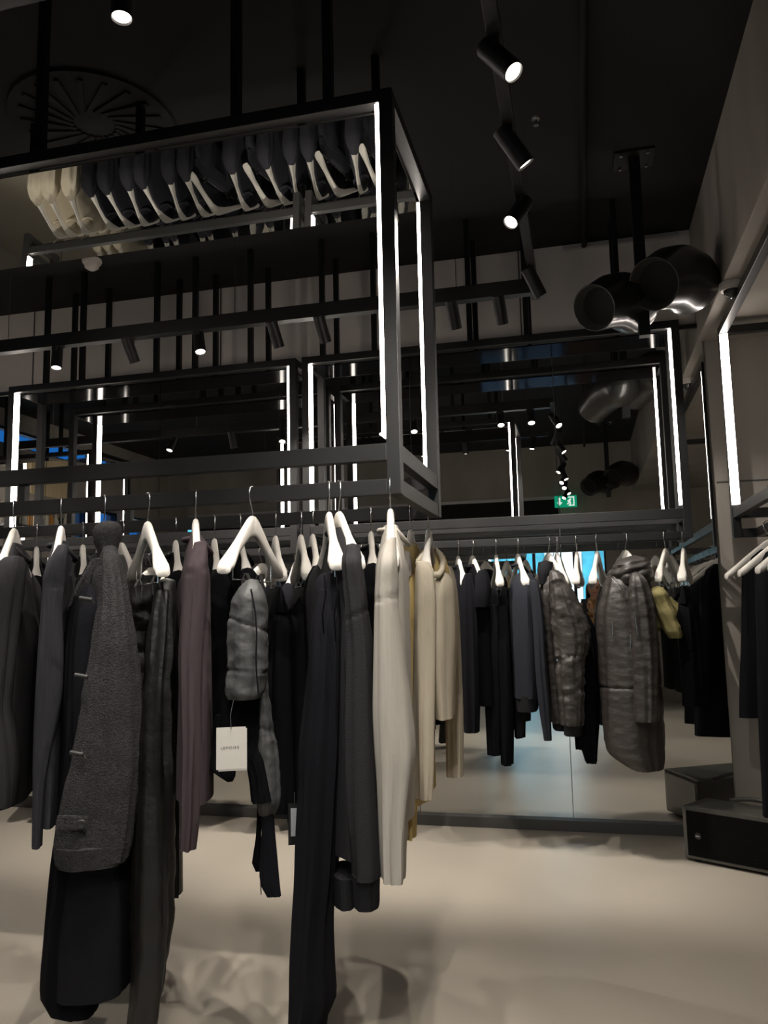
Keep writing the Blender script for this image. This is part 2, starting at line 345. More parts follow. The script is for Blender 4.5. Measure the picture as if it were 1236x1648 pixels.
# ------------------------------------------------------------------ hangers
ZH = 1.476      # top of the wooden part
HL = .212
def hanger_yaw(X0, Yr, endx):
    best = (1e9, 0)
    for k in range(-80, 81):
        a = math.radians(k); p = V((X0 + HL*math.sin(a), Yr - HL*math.cos(a), 1.35)); best = min(best, (abs(pxx(p)-endx), a))
    return best[1]
def hanger(hookpx, Yr, endx=None, yaw=None, label='', clips=False, group='white hangers on the near rack', X0=None, clipu=.10, fold=1):
    if X0 is None: X0 = at(hookpx, 800 if Yr < 2.5 else (845 if Yr < 3 else 885), Yr).x
    if yaw is None: yaw = hanger_yaw(X0, Yr, endx)
    root = empty('clothes_hanger', (X0, Yr, ZH), label, 'hanger', group, yaw)
    Rm = Matrix.Translation((X0, Yr, ZH)) @ Matrix.Rotation(yaw, 4, 'Z')
    W = lambda u, v, z: Rm @ V((v, u, z))     # u runs along the arms (towards +y), v across
    # arms
    prof = [(-.214, -.165, .010, .008), (-.210, -.162, .020, .014), (-.19, -.150, .023, .018), (-.16, -.128, .018, .019), (-.12, -.097, .011, .021), (-.07, -.062, .0105, .025), (-.03, -.038, .0105, .030), (-.012, -.031, .0105, .031)]
    prof = prof + [(-u, z, a, b) for u, z, a, b in prof[::-1]]
    mb = MB(); vs = []; fs = []; n = 14
    for u, z, a, b in prof:
        for k in range(n):
            w = 2*PI*k/n; c, s = math.cos(w), math.sin(w)
            vs.append(W(u, a*math.copysign(abs(c)**.75, c), z + b*math.copysign(abs(s)**.75, s)))
    for i in range(len(prof)-1):
        for k in range(n): fs.append((i*n+k, i*n+(k+1) % n, (i+1)*n+(k+1) % n, (i+1)*n+k))
    fs.append(list(range(n))[::-1]); fs.append([(len(prof)-1)*n+k for k in range(n)])
    mb.add(vs, fs); mb.build('arms', M['hanger'], root, True)
    hk = [(0, -.012), (-.001, .008), (-.012, .028), (-.026, .048), (-.028, .068), (-.02, .084), (0, .0875), (.02, .084), (.028, .068), (.027, .050)]
    MB().tube([W(u, 0, z) for u, z in hk], .0021, 8).build('hook', M['chrome'], root, True)
    if clips:
        MB().tube([W(-.15, 0, -.125), W(-.15, 0, -.188), W(.15, 0, -.188), W(.15, 0, -.125)], .0022, 8).build('trouser_bar', M['chrome'], root, True)
        for u in (-clipu, clipu):
            c = MB()
            for s in (-1, 1):
                c.box(W(u, s*.007, -.180), (.004, .014, .026), rot=Matrix.Rotation(yaw, 3, 'Z') @ Matrix.Rotation(-s*.35, 3, 'Y'))
            cl = c.build('clip', M['chrome'], root)
            t = MB()
            for s in (-1, 1): t.box(W(u, s*.0085, -.206), (.005, .014, .032), rot=Matrix.Rotation(yaw, 3, 'Z') @ Matrix.Rotation(s*.12, 3, 'Y'))
            t.build('clip_tip', M['rubber'], cl)
    root['yaw'] = yaw; yawv = yaw; del root['yaw']
    ud = V((-math.sin(yaw), math.cos(yaw), 0))
    return dict(root=root, X=X0, Y=Yr, yaw=yaw, U=ud, W=W, near=V((X0, Yr, 0)) - ud*.2, far=V((X0, Yr, 0)) + ud*.2)

def gbody(h, length, hv=.05, hem=.22, sh=.205, neck=.070, top=-.050, flare=0):
    ph = math.atan2(h['U'].y, h['U'].x); c = lambda z: h['W'](0, 0, z)
    st = [(c(top), neck, .02, ph), (c(top-.035), neck+.05, .026, ph), (c(top-.08), sh-.025, .034, ph), (c(top-.112), sh, .040, ph)]
    for t in (.3, .55, .8, 1.0): st.append((c(top-.112-(length-.112)*t), sh+(hem-sh)*t, hv+flare*t, ph))
    return st
def gsleeve(h, side, length, r=.055, b=.05, top=-.155, out=.0, end=.7):
    ph = math.atan2(h['U'].y, h['U'].x); c = lambda u, z: h['W'](u, 0, z)
    st = [(c(side*.192, top+.028), .016, .018, ph), (c(side*.206, top), r*.62, b*.7, ph), (c(side*.214, top-.06), r, b, ph)]
    for t in (.3, .6, .85, 1.0): st.append((c(side*(.216+out*t), top-.06-(length-.06)*t), r*(1-(1-end)*t), b*(1-(1-end)*t), ph))
    return st
def groot(h, name, label, cat, group): 
    return empty(name, (h['X'], h['Y'], ZH-.05), label, cat, group, h['yaw'])
def collar(root, h, m, r=.058, t=.007, name='collar', up=-.012, dip=.04):
    pts = []
    for k in range(25):
        w = 2*PI*k/24; pts.append(h['W'](r*math.cos(w), .034*math.sin(w)+(.012 if math.sin(w) > 0 else 0), -.05 + up - dip*max(0, math.sin(w)) ))
    return MB().tube(pts, t, 8, False).build(name, m, root, True)

FRONT, REAR = 'clothes on the near rail', 'clothes on the second rail of the near rack'
G = {}
# --- F1 charcoal sweater cut by the left edge
h = hanger(25, YF, -6, label='white hanger in the charcoal sweater at the left edge')
r = groot(h, 'sweater', 'charcoal knitted sweater cut off at the left edge of the near rack', 'sweater', FRONT)
Yn = h['near'].y
piece(r, 'body', M['charcoal'], gbody(h, .76, .075, .23), 0, 0, seed=1, fold=.012)
piece(r, 'sleeve', M['charcoal'], [(897, 8, 38, .02), (910, -8, 42, .035), (940, -28, 38), (1000, -40, 30), (1080, -42, 22), (1140, -40, 16), (1200, -34, 24), (1255, -30, 26), (1296, -24, 20)], Yn, .055, seed=2, fold=.010)
piece(r, 'sleeve', M['charcoal'], gsleeve(h, 1, .62), 0, 0, seed=3)
collar(r, h, M['charcoal'])
# --- F2 slim blue grey long sleeve
h = hanger(100, YF, 86, label='white hanger in the slim blue grey long-sleeved top')
r = groot(h, 'long_sleeve_top', 'slim blue-grey long-sleeved top left of the wool coat', 'top', FRONT)
Yn = h['near'].y
piece(r, 'body', M['bluegrey'], gbody(h, .80, .035, .215), 0, 0, seed=4, fold=.010)
piece(r, 'sleeve', M['bluegrey'], [(878, 93, 110, .03), (892, 85, 110, .045), (908, 77, 109, .05), (925, 72, 107, .05), (945, 71, 105), (985, 67, 101), (1050, 62, 103), (1120, 58, 100), (1200, 55, 84), (1263, 54, 72), (1320, 53, 67), (1361, 52, 65)], Yn, .045, seed=5, fold=.006, seams=((at(88, 944, Yn).z, -.006),), seamw=.0035, seamd=.08, step=.008)
piece(r, 'sleeve', M['bluegrey'], gsleeve(h, 1, .66, .05), 0, 0, seed=6)
collar(r, h, M['bluegrey'])
# --- F4 boucle coat
h = hanger(168, YF, 182, label='white hanger inside the high-collared wool coat')
r = groot(h, 'wool_coat', 'long charcoal wool coat with tall collar, wide sleeve and button tab cuff', 'coat', FRONT)
Yn = h['near'].y
sl = piece(r, 'sleeve', M['boucle'], [(888, 165, 188, .03), (902, 161, 194, .05), (935, 161, 200, .065), (966, 160, 206, .075), (978, 157, 207, .08), (1035, 149, 216), (1120, 133, 225), (1200, 120, 226), (1260, 106, 224), (1310, 95, 219), (1345, 90, 214), (1380, 90, 207)], Yn, .09, seed=7, fold=.010, n=44, step=.014, crumple=.003, cf=9, seams=((at(180, 972, Yn).z, .01),), seamw=.006, seamd=.07)
piece(r, 'cuff', M['boucle'], [(1352, 87, 212, .094), (1366, 87, 209, .094), (1386, 92, 204, .09)], Yn, .093, seed=7, fold=.008, n=44, crumple=.003, cf=9)
tb = MB(); c = at(116, 1324, Yn-.10); ph = math.atan2(-c.x, c.y)
tb.box(c, (.078, .012, .036), rot=Matrix.Rotation(ph, 3, 'Z') @ Matrix.Rotation(.12, 3, 'Y')).build('cuff_tab', M['boucle'], r, bevel=.005)
c = at(131, 1326, Yn-.109); MB().lathe(c, [(.0, 0), (.011, 0), (.012, .003), (.009, .006), (.004, .005)], 20, axis=(c.x, -c.y*1.0, 0) if 0 else (.5, -1, 0)).build('button', M['rubber'], r, True)
piece(r, 'sleeve', M['boucle'], gsleeve(h, 1, .70, .08, .07), 0, 0, seed=8)
piece(r, 'body', M['black2'], [(892, 150, 190, .06), (930, 132, 195, .12), (970, 117, 200, .19), (1050, 106, 205, .20), (1200, 100, 208, .2), (1300, 96, 208, .2), (1400, 88, 212, .2), (1474, 80, 216, .2), (1565, 78, 217, .2)], 2.14, .2, seed=9, fold=.014, n=44)
piece(r, 'front_panel', M['black'], [(960, 118, 160, .03), (1050, 105, 150, .05), (1200, 99, 160, .07), (1310, 92, 175, .08), (1390, 80, 184, .06), (1474, 71, 182, .06), (1562, 64, 171, .06), (1603, 65, 165, .055), (1622, 76, 160, .06), (1631, 100, 155, .045)], 2.03, .06, seed=10, fold=.010, n=44, hem=False)
piece(r, 'yoke', M['boucle'], [(880, 167, 187, .03), (892, 163, 190, .07), (906, 158, 195, .10), (930, 150, 199, .11), (966, 152, 203, .11)], 2.05, .1, seed=7, fold=.006, n=44, step=.012, crumple=.002)
# collar and lapel
cp = [(842, 160, 192, .05), (847, 152, 196, .065), (858, 149, 196, .068), (872, 151, 192, .062), (886, 157, 188, .052), (902, 160, 186, .045)]
piece(r, 'collar', M['boucle'], cp, 2.08, .06, seed=11, fold=.004, n=36, step=.01, crumple=.002)
piece(r, 'lapel', M['boucle'], [(900, 148, 168, .015), (925, 134, 160, .02), (950, 120, 150, .02), (975, 110, 136, .015)], 2.02, .02, seed=12, fold=.006)
for y in (966, 1090, 1215):
    c = at(138 - (y-966)*.06, y, 1.86); t = MB().tube([c + V((-.018, 0, .006)), c + V((.016, .005, 0))], .006, 8)
    tg = t.build('toggle', M['rubber'], r, True)
    MB().tube([c + V((.012, .004, .012)), c + V((.02, .01, -.010))], .0012, 6).build('toggle_ring', M['chrome'], tg, True)
# --- F5 clipped waxed trousers
h = hanger(238, YF, 262, label='bare white hanger whose thick end points at the viewer, waxed trousers below', clips=True, clipu=.12)
r = groot(h, 'trousers', 'black waxed trousers clipped under a bare white hanger, right of the wool coat', 'trousers', FRONT)
Yn = h['near'].y
piece(r, 'waistband', M['leather'], [(934, 254, 282, .035), (938, 252, 283, .05), (950, 250, 283, .06), (968, 248, 284, .07)], Yn+.10, .06, seed=13, fold=.006)
piece(r, 'leg', M['leather'], [(950, 250, 281, .045), (975, 246, 281, .065), (1040, 240, 278, .075), (1103, 234, 274, .085), (1168, 226, 276, .085), (1304, 217, 279, .09), (1400, 214, 281, .09), (1474, 213, 280, .09), (1559, 211, 268, .09), (1648, 204, 253, .09), (1690, 203, 250, .09)], Yn+.08, .085, seed=14, fold=.016, crumple=.005, cf=10, n=40)
piece(r, 'leg', M['leather'], [(985, 256, 283, .04), (1086, 252, 288, .08), (1202, 250, 292, .08), (1300, 252, 293, .08), (1432, 256, 292, .08)], 2.26, .08, seed=15, fold=.014)
# --- F6 plum top
h = hanger(315, YF, 318, label='white hanger in the plum long-sleeved top')
r = groot(h, 'long_sleeve_top', 'dusty plum long-sleeved top between waxed trousers and grey puffer', 'top', FRONT)
Yn = h['near'].y
piece(r, 'body', M['plum'], gbody(h, .72, .045, .22), 0, 0, seed=16, fold=.010)
piece(r, 'sleeve', M['plum'], [(873, 313, 333, .02), (893, 307, 335, .035), (915, 300, 336), (929, 298, 336), (970, 293, 333), (1052, 288, 328), (1120, 289, 325), (1202, 291, 324), (1280, 290, 320), (1330, 290, 317), (1363, 289, 313)], Yn, .05, seed=17, fold=.006, seams=((at(318, 918, Yn).z, .006),), seamw=.0035, seamd=.10, step=.008)
piece(r, 'cuff', M['plum'], [(1342, 289, 316), (1362, 289, 313)], Yn, .039, seed=17, fold=.006)
piece(r, 'sleeve', M['plum'], gsleeve(h, 1, .60), 0, 0, seed=18)
collar(r, h, M['plum'])
# --- F8 puffer on the big bare hanger
h = hanger(407, YF, 360, label='big bare white hanger spread wide above the grey puffer', clips=True, clipu=.05)
r = groot(h, 'puffer_jacket', 'grey padded puffer jacket clipped double on a hanger with white hang tag', 'jacket', FRONT)
Yp = 2.0
zz = lambda y: at(400, y, Yp).z
piece(r, 'padded_front', M['puffer'], [(934, 396, 414, .02), (944, 387, 420, .04), (962, 375, 428), (991, 369, 431), (1025, 366, 431), (1076, 367, 430), (1082, 366, 429), (1106, 363, 426), (1118, 364, 422), (1124, 368, 418, .05)], Yp, .06, seed=20, fold=.005, crumple=.0035, cf=17, n=64, step=.005, seams=((zz(1005), -.020), (zz(1079), -.005)), seamw=.004, seamd=.075, power=2.3)
piece(r, 'padded_back', M['puffer'], [(1070, 414, 428, .02), (1104, 413, 431), (1171, 412, 440), (1200, 411, 446), (1253, 410, 450), (1290, 413, 449), (1311, 420, 440, .02)], Yp+.11, .05, seed=21, fold=.005, crumple=.003, cf=18, n=56, step=.006, seams=((zz(1022), -.012), (zz(1180), -.012)), seamw=.006, seamd=.08)
piece(r, 'lining', M['black'], [(1040, 372, 415, .02), (1120, 358, 418, .04), (1168, 350, 420), (1200, 352, 418, .03), (1225, 396, 424, .03), (1290, 408, 436, .03)], Yp+.06, .04, seed=22)
piece(r, 'flap', M['black'], [(1150, 346, 385, .012), (1200, 343, 372), (1238, 338, 378), (1250, 354, 377), (1258, 366, 373, .006)], Yp+.03, .014, seed=23, hem=False)
piece(r, 'strap', M['black2'], [(1298, 419, 440, .012), (1340, 421, 442), (1390, 417, 446), (1425, 420, 449), (1443, 430, 451, .008)], Yp+.10, .013, seed=24, fold=.006, hem=False)
piece(r, 'strap', M['black'], [(1298, 414, 421, .008), (1350, 411, 419), (1388, 405, 420), (1402, 411, 418, .005)], Yp+.12, .01, seed=25, fold=.004, hem=False)
MB().tube([at(404, 948, Yp-.048), at(411, 985, Yp-.060), at(413, 1020, Yp-.060), at(412, 1060, Yp-.060), at(413, 1085, Yp-.058), at(416, 1116, Yp-.052)], .0022, 6).build('placket_seam', M['black2'], r, True)
ct = at(419, 1410, Yp+.09); MB().tube([ct, at(420, 1440, Yp+.09)], .0018, 6).build('zip', M['chrome'], r, True)
# --- F11 wide trousers
h = hanger(529, YF, 543, label='bare white hanger pointing at the viewer above the wide black trousers', clips=True, clipu=.12)
r = groot(h, 'trousers', 'wide black trousers reaching lowest of all, right of the small framed tag', 'trousers', FRONT)
Yn = h['near'].y
piece(r, 'waistband', M['black2'], [(924, 516, 551, .035), (934, 510, 554, .05), (955, 507, 555, .065), (975, 505, 556, .07)], Yn+.09, .06, seed=26, fold=.012, freq=4)
piece(r, 'leg', M['black2'], [(950, 508, 552, .045), (975, 505, 552, .06), (1001, 501, 552, .07), (1069, 497, 551), (1130, 492, 552), (1212, 484, 550), (1263, 484, 546), (1330, 482, 542), (1406, 480, 537), (1474, 475, 531), (1542, 470, 532), (1600, 468, 534), (1630, 467, 521), (1690, 465, 516)], Yn+.06, .085, seed=27, fold=.014, n=40)
piece(r, 'leg', M['black'], [(975, 520, 557, .05), (1100, 522, 558), (1250, 522, 557), (1350, 516, 548), (1440, 512, 538)], 2.24, .07, seed=28, fold=.012)
for i, x in enumerate((522, 541)):
    MB().tube([at(x, 926, 1.93), at(x+2, 955, 1.92), at(x-3, 990, 1.93), at(x-1, 1020+i*12, 1.94)], .0022, 6).build('drawstring', M['black'], r, True)
# --- F12 grey sweatshirt
h = hanger(545, YF, 577, label='white hanger in the dark grey sweatshirt with ribbed cuff')
r = groot(h, 'sweatshirt', 'dark grey sweatshirt with ribbed cuff hanging between wide trousers and ivory sweatshirt', 'sweatshirt', FRONT)
Yn = h['near'].y
piece(r, 'body', M['sweat'], gbody(h, .84, .05, .225), 0, 0, seed=29, fold=.010)
piece(r, 'sleeve', M['sweat'], [(877, 557, 577, .02), (892, 552, 581, .035), (906, 550, 583), (943, 553, 588), (977, 556, 592), (1052, 558, 602), (1151, 555, 604), (1270, 556, 609), (1351, 562, 612), (1395, 566, 613), (1408, 566, 612)], Yn, .055, seed=30, fold=.008, seams=((at(572, 988, Yn).z, .012),), seamw=.0035, seamd=.09, step=.008)
cf_ = piece(r, 'cuff', M['rib'], [(1404, 566, 612, .05), (1420, 567, 611), (1450, 568, 610), (1457, 569, 609)], Yn, .045, seed=30, fold=.004)
piece(r, 'sleeve', M['sweat'], gsleeve(h, 1, .68), 0, 0, seed=31)
piece(r, 'hem_band', M['rib'], [(1400, 536, 575, .08), (1448, 538, 574, .08)], 2.05, .08, seed=32, fold=.004)
collar(r, h, M['rib'])
# --- F14 ivory sweatshirt
h = hanger(628, YF, 630, label='white hanger in the ivory sweatshirt at the right end of the near rail')
r = groot(h, 'sweatshirt', 'ivory sweatshirt at the right end of the near rail', 'sweatshirt', FRONT)
Yn = h['near'].y
piece(r, 'body', M['ivory'], gbody(h, .74, .045, .22), 0, 0, seed=33, fold=.010)
piece(r, 'sleeve', M['ivory'], [(866, 623, 638, .02), (885, 614, 639, .035), (909, 608, 640), (940, 605, 642), (967, 604, 642), (1010, 603, 647), (1086, 602, 656), (1150, 602, 664), (1209, 605, 668), (1253, 608, 663), (1300, 610, 657), (1355, 612, 653), (1400, 614, 652), (1413, 615, 651)], Yn, .055, seed=34, fold=.007, seams=((at(622, 963, Yn).z, .008),), seamw=.0035, seamd=.09, step=.008)
piece(r, 'sleeve', M['ivory'], gsleeve(h, 1, .66), 0, 0, seed=35)
collar(r, h, M['ivory'])
# --- rear rail of the near rack, cream pair
h = hanger(661, YR, 652, label='white hanger in the butter yellow shirt behind the ivory sweatshirt', group='white hangers on the second rail')
r = groot(h, 'shirt', 'butter yellow shirt behind the ivory sweatshirt on the second rail', 'shirt', REAR)
Yn = h['near'].y
piece(r, 'body', M['butter'], gbody(h, .84, .05, .22), 0, 0, seed=36, fold=.012)
piece(r, 'sleeve', M['cream'], [(893, 640, 652, .02), (915, 636, 653, .03), (950, 634, 651), (1050, 635, 651), (1150, 638, 652), (1250, 642, 654), (1345, 646, 656)], Yn, .04, seed=37)
piece(r, 'front_panel', M['butter'], [(880, 650, 672, .03), (900, 647, 676, .06), (950, 645, 673), (1100, 646, 671), (1250, 648, 669), (1343, 650, 667)], 2.66, .07, seed=36, fold=.012)
piece(r, 'sleeve', M['cream'], gsleeve(h, 1, .66), 0, 0, seed=38)
collar(r, h, M['cream'], .075, .010)
h = hanger(690, YR, 684, label='white hanger in the cream round-necked top on the second rail', group='white hangers on the second rail')
r = groot(h, 'long_sleeve_top', 'cream round-necked long-sleeved top at the right end of the second rail', 'top', REAR)
Yn = h['near'].y
piece(r, 'body', M['cream'], [(921, 690, 713, .10), (925, 684, 724, .14), (934, 677, 732, .17), (952, 674, 735, .19), (1010, 676, 737, .19), (1080, 684, 733, .19), (1147, 694, 731, .19)], YR, .19, seed=39, fold=.010, n=40, top=False)
piece(r, 'back_panel', M['butter'], [(886, 688, 706, .012), (895, 683, 716, .02), (915, 679, 722, .025), (945, 678, 728, .025)], 2.90, .02, seed=42, fold=.003)
piece(r, 'sleeve', M['cream'], [(905, 671, 690, .02), (916, 668, 697, .035), (950, 668, 700), (986, 667, 702), (1080, 667, 702), (1175, 667, 700), (1240, 669, 698), (1283, 670, 695)], Yn, .05, seed=40, fold=.008)
piece(r, 'sleeve', M['cream'], [(912, 714, 727, .02), (935, 714, 733, .03), (1000, 715, 738), (1080, 716, 742), (1150, 717, 745), (1248, 718, 746)], h['far'].y, .045, seed=41, fold=.007)
pts = [at(*p) for p in ((671, 906, 2.56), (680, 909, 2.55), (688, 918, 2.55), (697, 926, 2.55), (705, 926, 2.56), (711, 918, 2.60), (713, 904, 2.70), (709, 892, 2.82), (700, 884, 2.86), (690, 881, 2.78), (680, 890, 2.64), (671, 906, 2.56))]
MB().tube(pts, .0095, 8, False).build('neckband', M['cream'], r, True)

# --- rear rail, dark pieces glimpsed between the near ones
def gtop(h, name, label, cat, group, m, length=.66, sl=.62, hv=.05, seed=0, col=True, r_=.052):
    r = groot(h, name, label, cat, group)
    piece(r, 'body', m, gbody(h, length, hv, .22), 0, 0, seed=seed, fold=.010)
    for s in (-1, 1): piece(r, 'sleeve', m, gsleeve(h, s, sl, r_), 0, 0, seed=seed+s, fold=.008)
    if col: collar(r, h, m)
    return r
def gtrou(h, label, group, m, length=1.0, seed=0, cat='trousers'):
    r = groot(h, 'trousers', label, cat, group)
    ph = math.atan2(h['U'].y, h['U'].x); c = lambda u, z: h['W'](u, 0, z)
    piece(r, 'waistband', m, [(c(0, -.195), .17, .012, ph), (c(0, -.215), .185, .02, ph), (c(0, -.28), .195, .035, ph)], 0, 0, seed=seed, fold=.006)
    for s in (-1, 1):
        piece(r, 'leg', m, [(c(s*.09, -.25), .06, .03, ph), (c(s*.1, -.33), .10, .045, ph), (c(s*.1, -.5), .095, .05, ph), (c(s*.1, -.8*length), .09, .05, ph), (c(s*.1, -.165-length), .085, .045, ph)], 0, 0, seed=seed+s, fold=.012)
    return r
RG = 'white hangers on the second rail'
rearspec = [
 # hook px, near end px, kind, material, length, label of the garment, label of the hanger
 (-30, -40, 'top', 'black', .62, 'black top behind the charcoal sweater at the left edge', 'white hanger behind the charcoal sweater at the left edge'),
 (60, 58, 'top', 'black', .60, 'black top between the charcoal sweater and the blue-grey top', 'white hanger seen between the charcoal sweater and the blue-grey top'),
 (134, 136, 'top', 'black', .62, 'black high-necked top behind the wool coat', 'white hanger showing left of the wool coat collar'),
 (196, 222, 'puff', 'leather', .55, 'black padded jacket between the wool coat and waxed trousers', 'white hanger showing right of the wool coat collar'),
 (283, 288, 'top', 'black', .60, 'black top behind the waxed trousers', 'slim white hanger left of the plum top'),
 (345, 352, 'top', 'black', .64, 'black top between the plum top and grey puffer', 'white hanger right of the plum top'),
 (386, 400, 'top', 'black', .50, 'black top hidden behind the grey puffer', 'white hanger seen under the big bare hanger'),
 (443, 452, 'trou', 'black2', .78, 'dark trousers directly right of the grey puffer', 'white hanger with clips right of the big bare hanger'),
 (484, 496, 'trou', 'black2', .88, 'black trousers with a small framed tag, left of wide trousers', 'bare white hanger with flared end, left of the black high-shouldered top'),
 (503, 512, 'top', 'black', .86, 'black high-shouldered top behind the wide black trousers', 'white hanger tip above the black high-shouldered top'),
 (597, 600, 'top', 'black', .62, 'black top between the grey and ivory sweatshirts', 'white hanger between the grey and ivory sweatshirts'),
]
for i, (hx, ex, kind, m, ln, gl, hl) in enumerate(rearspec):
    h = hanger(hx, YR, ex, label=hl, clips=kind == 'trou', group=RG)
    if kind == 'trou': gtrou(h, gl, REAR, M[m], ln, 60+i*4)
    elif kind == 'puff':
        r = groot(h, 'padded_jacket', gl, 'jacket', REAR)
        zt = at(228, 950, YR).z
        piece(r, 'body', M[m], gbody(h, ln, .085, .21), 0, 0, seed=66, fold=.01, crumple=.006, n=40, step=.012, seams=[(zt-.07-.075*k, .0) for k in range(6)], seamd=.2)
        piece(r, 'sleeve', M[m], gsleeve(h, -1, .5, .075, .07), 0, 0, seed=67, fold=.008, crumple=.006, n=40, step=.012, seams=[(zt-.08-.07*k, .0) for k in range(6)], seamd=.18)
        piece(r, 'sleeve', M[m], gsleeve(h, 1, .5, .075, .07), 0, 0, seed=68)
    else: gtop(h, 'long_sleeve_top', gl, 'top', REAR, M[m], ln, ln-.06, seed=60+i*4, hv=.06)

# --- hang tags
t = empty('hang_tag', at(372, 1170, 1.86), 'white card hang tag printed in small capitals below the grey puffer', 'tag')
n_ = V((.42, -1, 0)).normalized(); rz = math.atan2(-n_.x, n_.y) + PI
def card(c, w, hgt, d=.0012): return MB().box(c, (w, d, hgt), rz=rz)
cw = at(372, 1204, 1.86)
card(cw, .071, .100).build('card', M['card'], t)
card(cw + V((.003, .0022, -.004)), .069, .100).build('card_back', M['card'], t)
MB().tube([at(372, 1173, 1.855), at(371, 1150, 1.87), at(376, 1126, 1.93)], .001, 6).build('string', M['rubber'], t)
fc = bpy.data.curves.new('card_text', 'FONT'); fc.body = 'LEMOIRE'; fc.size = .0088; fc.space_character = 1.35; fc.align_x = 'CENTER'; fc.align_y = 'CENTER'; fc.extrude = .00015
fo = bpy.data.objects.new('font', fc); COL.objects.link(fo); bpy.context.view_layer.update()
tm = bpy.data.meshes.new_from_object(fo.evaluated_get(bpy.context.evaluated_depsgraph_get())); bpy.data.objects.remove(fo)
tm.materials.clear(); tm.materials.append(M['ink']); fo = bpy.data.objects.new('card_print', tm); COL.objects.link(fo); fo.parent = t
fo.location = (cw - V(t.location)) + n_*.0009 + V((-n_.y, n_.x, 0))*-.003 + V((0, 0, .001)); fo.rotation_euler = (PI/2, 0, rz)
t = empty('hang_tag', at(474, 1296, 2.05), 'small black framed hang tag with silver window beside the wide trousers', 'tag')
c = at(475, 1326, 2.05); card(c, .036, .104, .003).build('card', M['metal2'], t)
card(at(475.5, 1323, 2.046), .024, .070, .002).build('window', M['silver'], t)
MB().tube([at(474, 1297, 2.05), at(474, 1275, 2.1)], .0012, 6).build('string', M['rubber'], t)

# ------------------------------------------------------------------ far rack, right unit
FR, HG = 'clothes on the rack before the mirror', 'white hangers before the mirror'
h = hanger(737, YH2, 748, label='white hanger in the first black sweater right of the cream top', group=HG)
r = groot(h, 'sweater', 'black sweater directly right of the cream round-necked top', 'sweater', FR)
piece(r, 'body', M['black2'], gbody(h, .70, .06, .21), 0, 0, seed=101)
piece(r, 'sleeve', M['black2'], [(924, 748, 760, .02), (935, 744, 764, .03), (975, 742, 768), (1050, 744, 771), (1120, 745, 772), (1178, 747, 771)], h['near'].y, .05, seed=102)
piece(r, 'sleeve', M['black2'], gsleeve(h, 1, .6), 0, 0, seed=103); collar(r, h, M['black2'])
h = hanger(760, YH2, 778, label='white hanger in the black short-sleeved top', group=HG)
r = groot(h, 't_shirt', 'black short-sleeved top left of the clipped far trousers', 't-shirt', FR)
piece(r, 'body', M['black'], gbody(h, .72, .07, .21), 0, 0, seed=104)
piece(r, 'sleeve', M['black2'], [(918, 770, 784, .02), (930, 764, 788, .035), (955, 761, 790), (977, 762, 789)], h['near'].y, .06, seed=105)
piece(r, 'sleeve', M['black2'], gsleeve(h, 1, .2, .07), 0, 0, seed=106); collar(r, h, M['black2'])
h = hanger(798, YH2, 804, label='bright bare white hanger above the far clipped trousers', group=HG, clips=True)
r = groot(h, 'trousers', 'black trousers clipped below a bright bare hanger near the mirror', 'trousers', FR)
piece(r, 'waistband', M['black2'], [(944, 792, 813, .06), (955, 790, 815, .1), (985, 786, 818, .13)], YH2, .12, seed=107)
piece(r, 'leg', M['black2'], [(975, 786, 808, .05), (1050, 782, 806), (1120, 782, 806), (1213, 786, 805)], YH2-.09, .07, seed=108)
piece(r, 'leg', M['black'], [(975, 800, 818, .05), (1050, 801, 822), (1140, 804, 826), (1229, 807, 825)], YH2-.12, .07, seed=109)
h = hanger(833, YH2, 846, label='white hanger in the dark navy sweater', group=HG)
r = groot(h, 'sweater', 'dark navy sweater with ribbed hem left of the bomber jacket', 'sweater', FR)
NAVY = mat('dark navy knit', (.017, .018, .023), .95, bump=.25, bscale=400, spec=.1)
piece(r, 'body', NAVY, [(924, 830, 856, .05), (935, 824, 864, .1), (960, 821, 868, .14), (1020, 822, 871, .15), (1080, 826, 870, .15), (1120, 828, 869, .15)], 4.2, .15, seed=110, fold=.01)
piece(r, 'hem_band', M['rib'], [(1116, 828, 868, .15), (1141, 831, 866, .145)], 4.2, .15, seed=110, fold=.006)
piece(r, 'sleeve', NAVY, [(934, 852, 864, .02), (950, 852, 870, .04), (1000, 857, 876), (1080, 862, 881), (1140, 868, 886), (1190, 876, 888)], h['near'].y-.02, .05, seed=111, fold=.006)
piece(r, 'sleeve', NAVY, [(945, 826, 838, .02), (1020, 826, 842), (1110, 828, 843), (1184, 831, 842)], 4.3, .05, seed=112)
collar(r, h, NAVY)
h = hanger(882, YH2, 910, label='white hanger inside the brown bomber jacket', group=HG)
r = groot(h, 'bomber_jacket', 'brown-grey nylon bomber jacket hanging left of the long parka', 'jacket', FR)
piece(r, 'body', M['nylon'], [(914, 876, 894, .05), (930, 872, 900, .09), (965, 869, 910, .12), (1020, 874, 918, .14), (1080, 878, 920, .14), (1130, 882, 924, .13), (1160, 886, 925, .12)], 4.24, .13, seed=113, fold=.012, crumple=.004, cf=16, n=56, step=.009)
piece(r, 'sleeve', M['nylon'], [(918, 886, 898, .02), (930, 884, 908, .05), (965, 884, 926), (1010, 888, 948), (1050, 894, 949), (1058, 894, 943), (1100, 898, 942), (1150, 902, 940), (1166, 905, 938)], 4.06, .07, seed=114, fold=.012, crumple=.0075, cf=13, n=64, step=.007, seams=((at(918, 1056, 4.06).z, .02), (at(918, 1112, 4.06).z, .02)), seamw=.012, seamd=.08)
piece(r, 'cuff', M['rib'], [(1160, 906, 938, .06), (1183, 908, 936, .055)], 4.06, .06, seed=115, fold=.004)
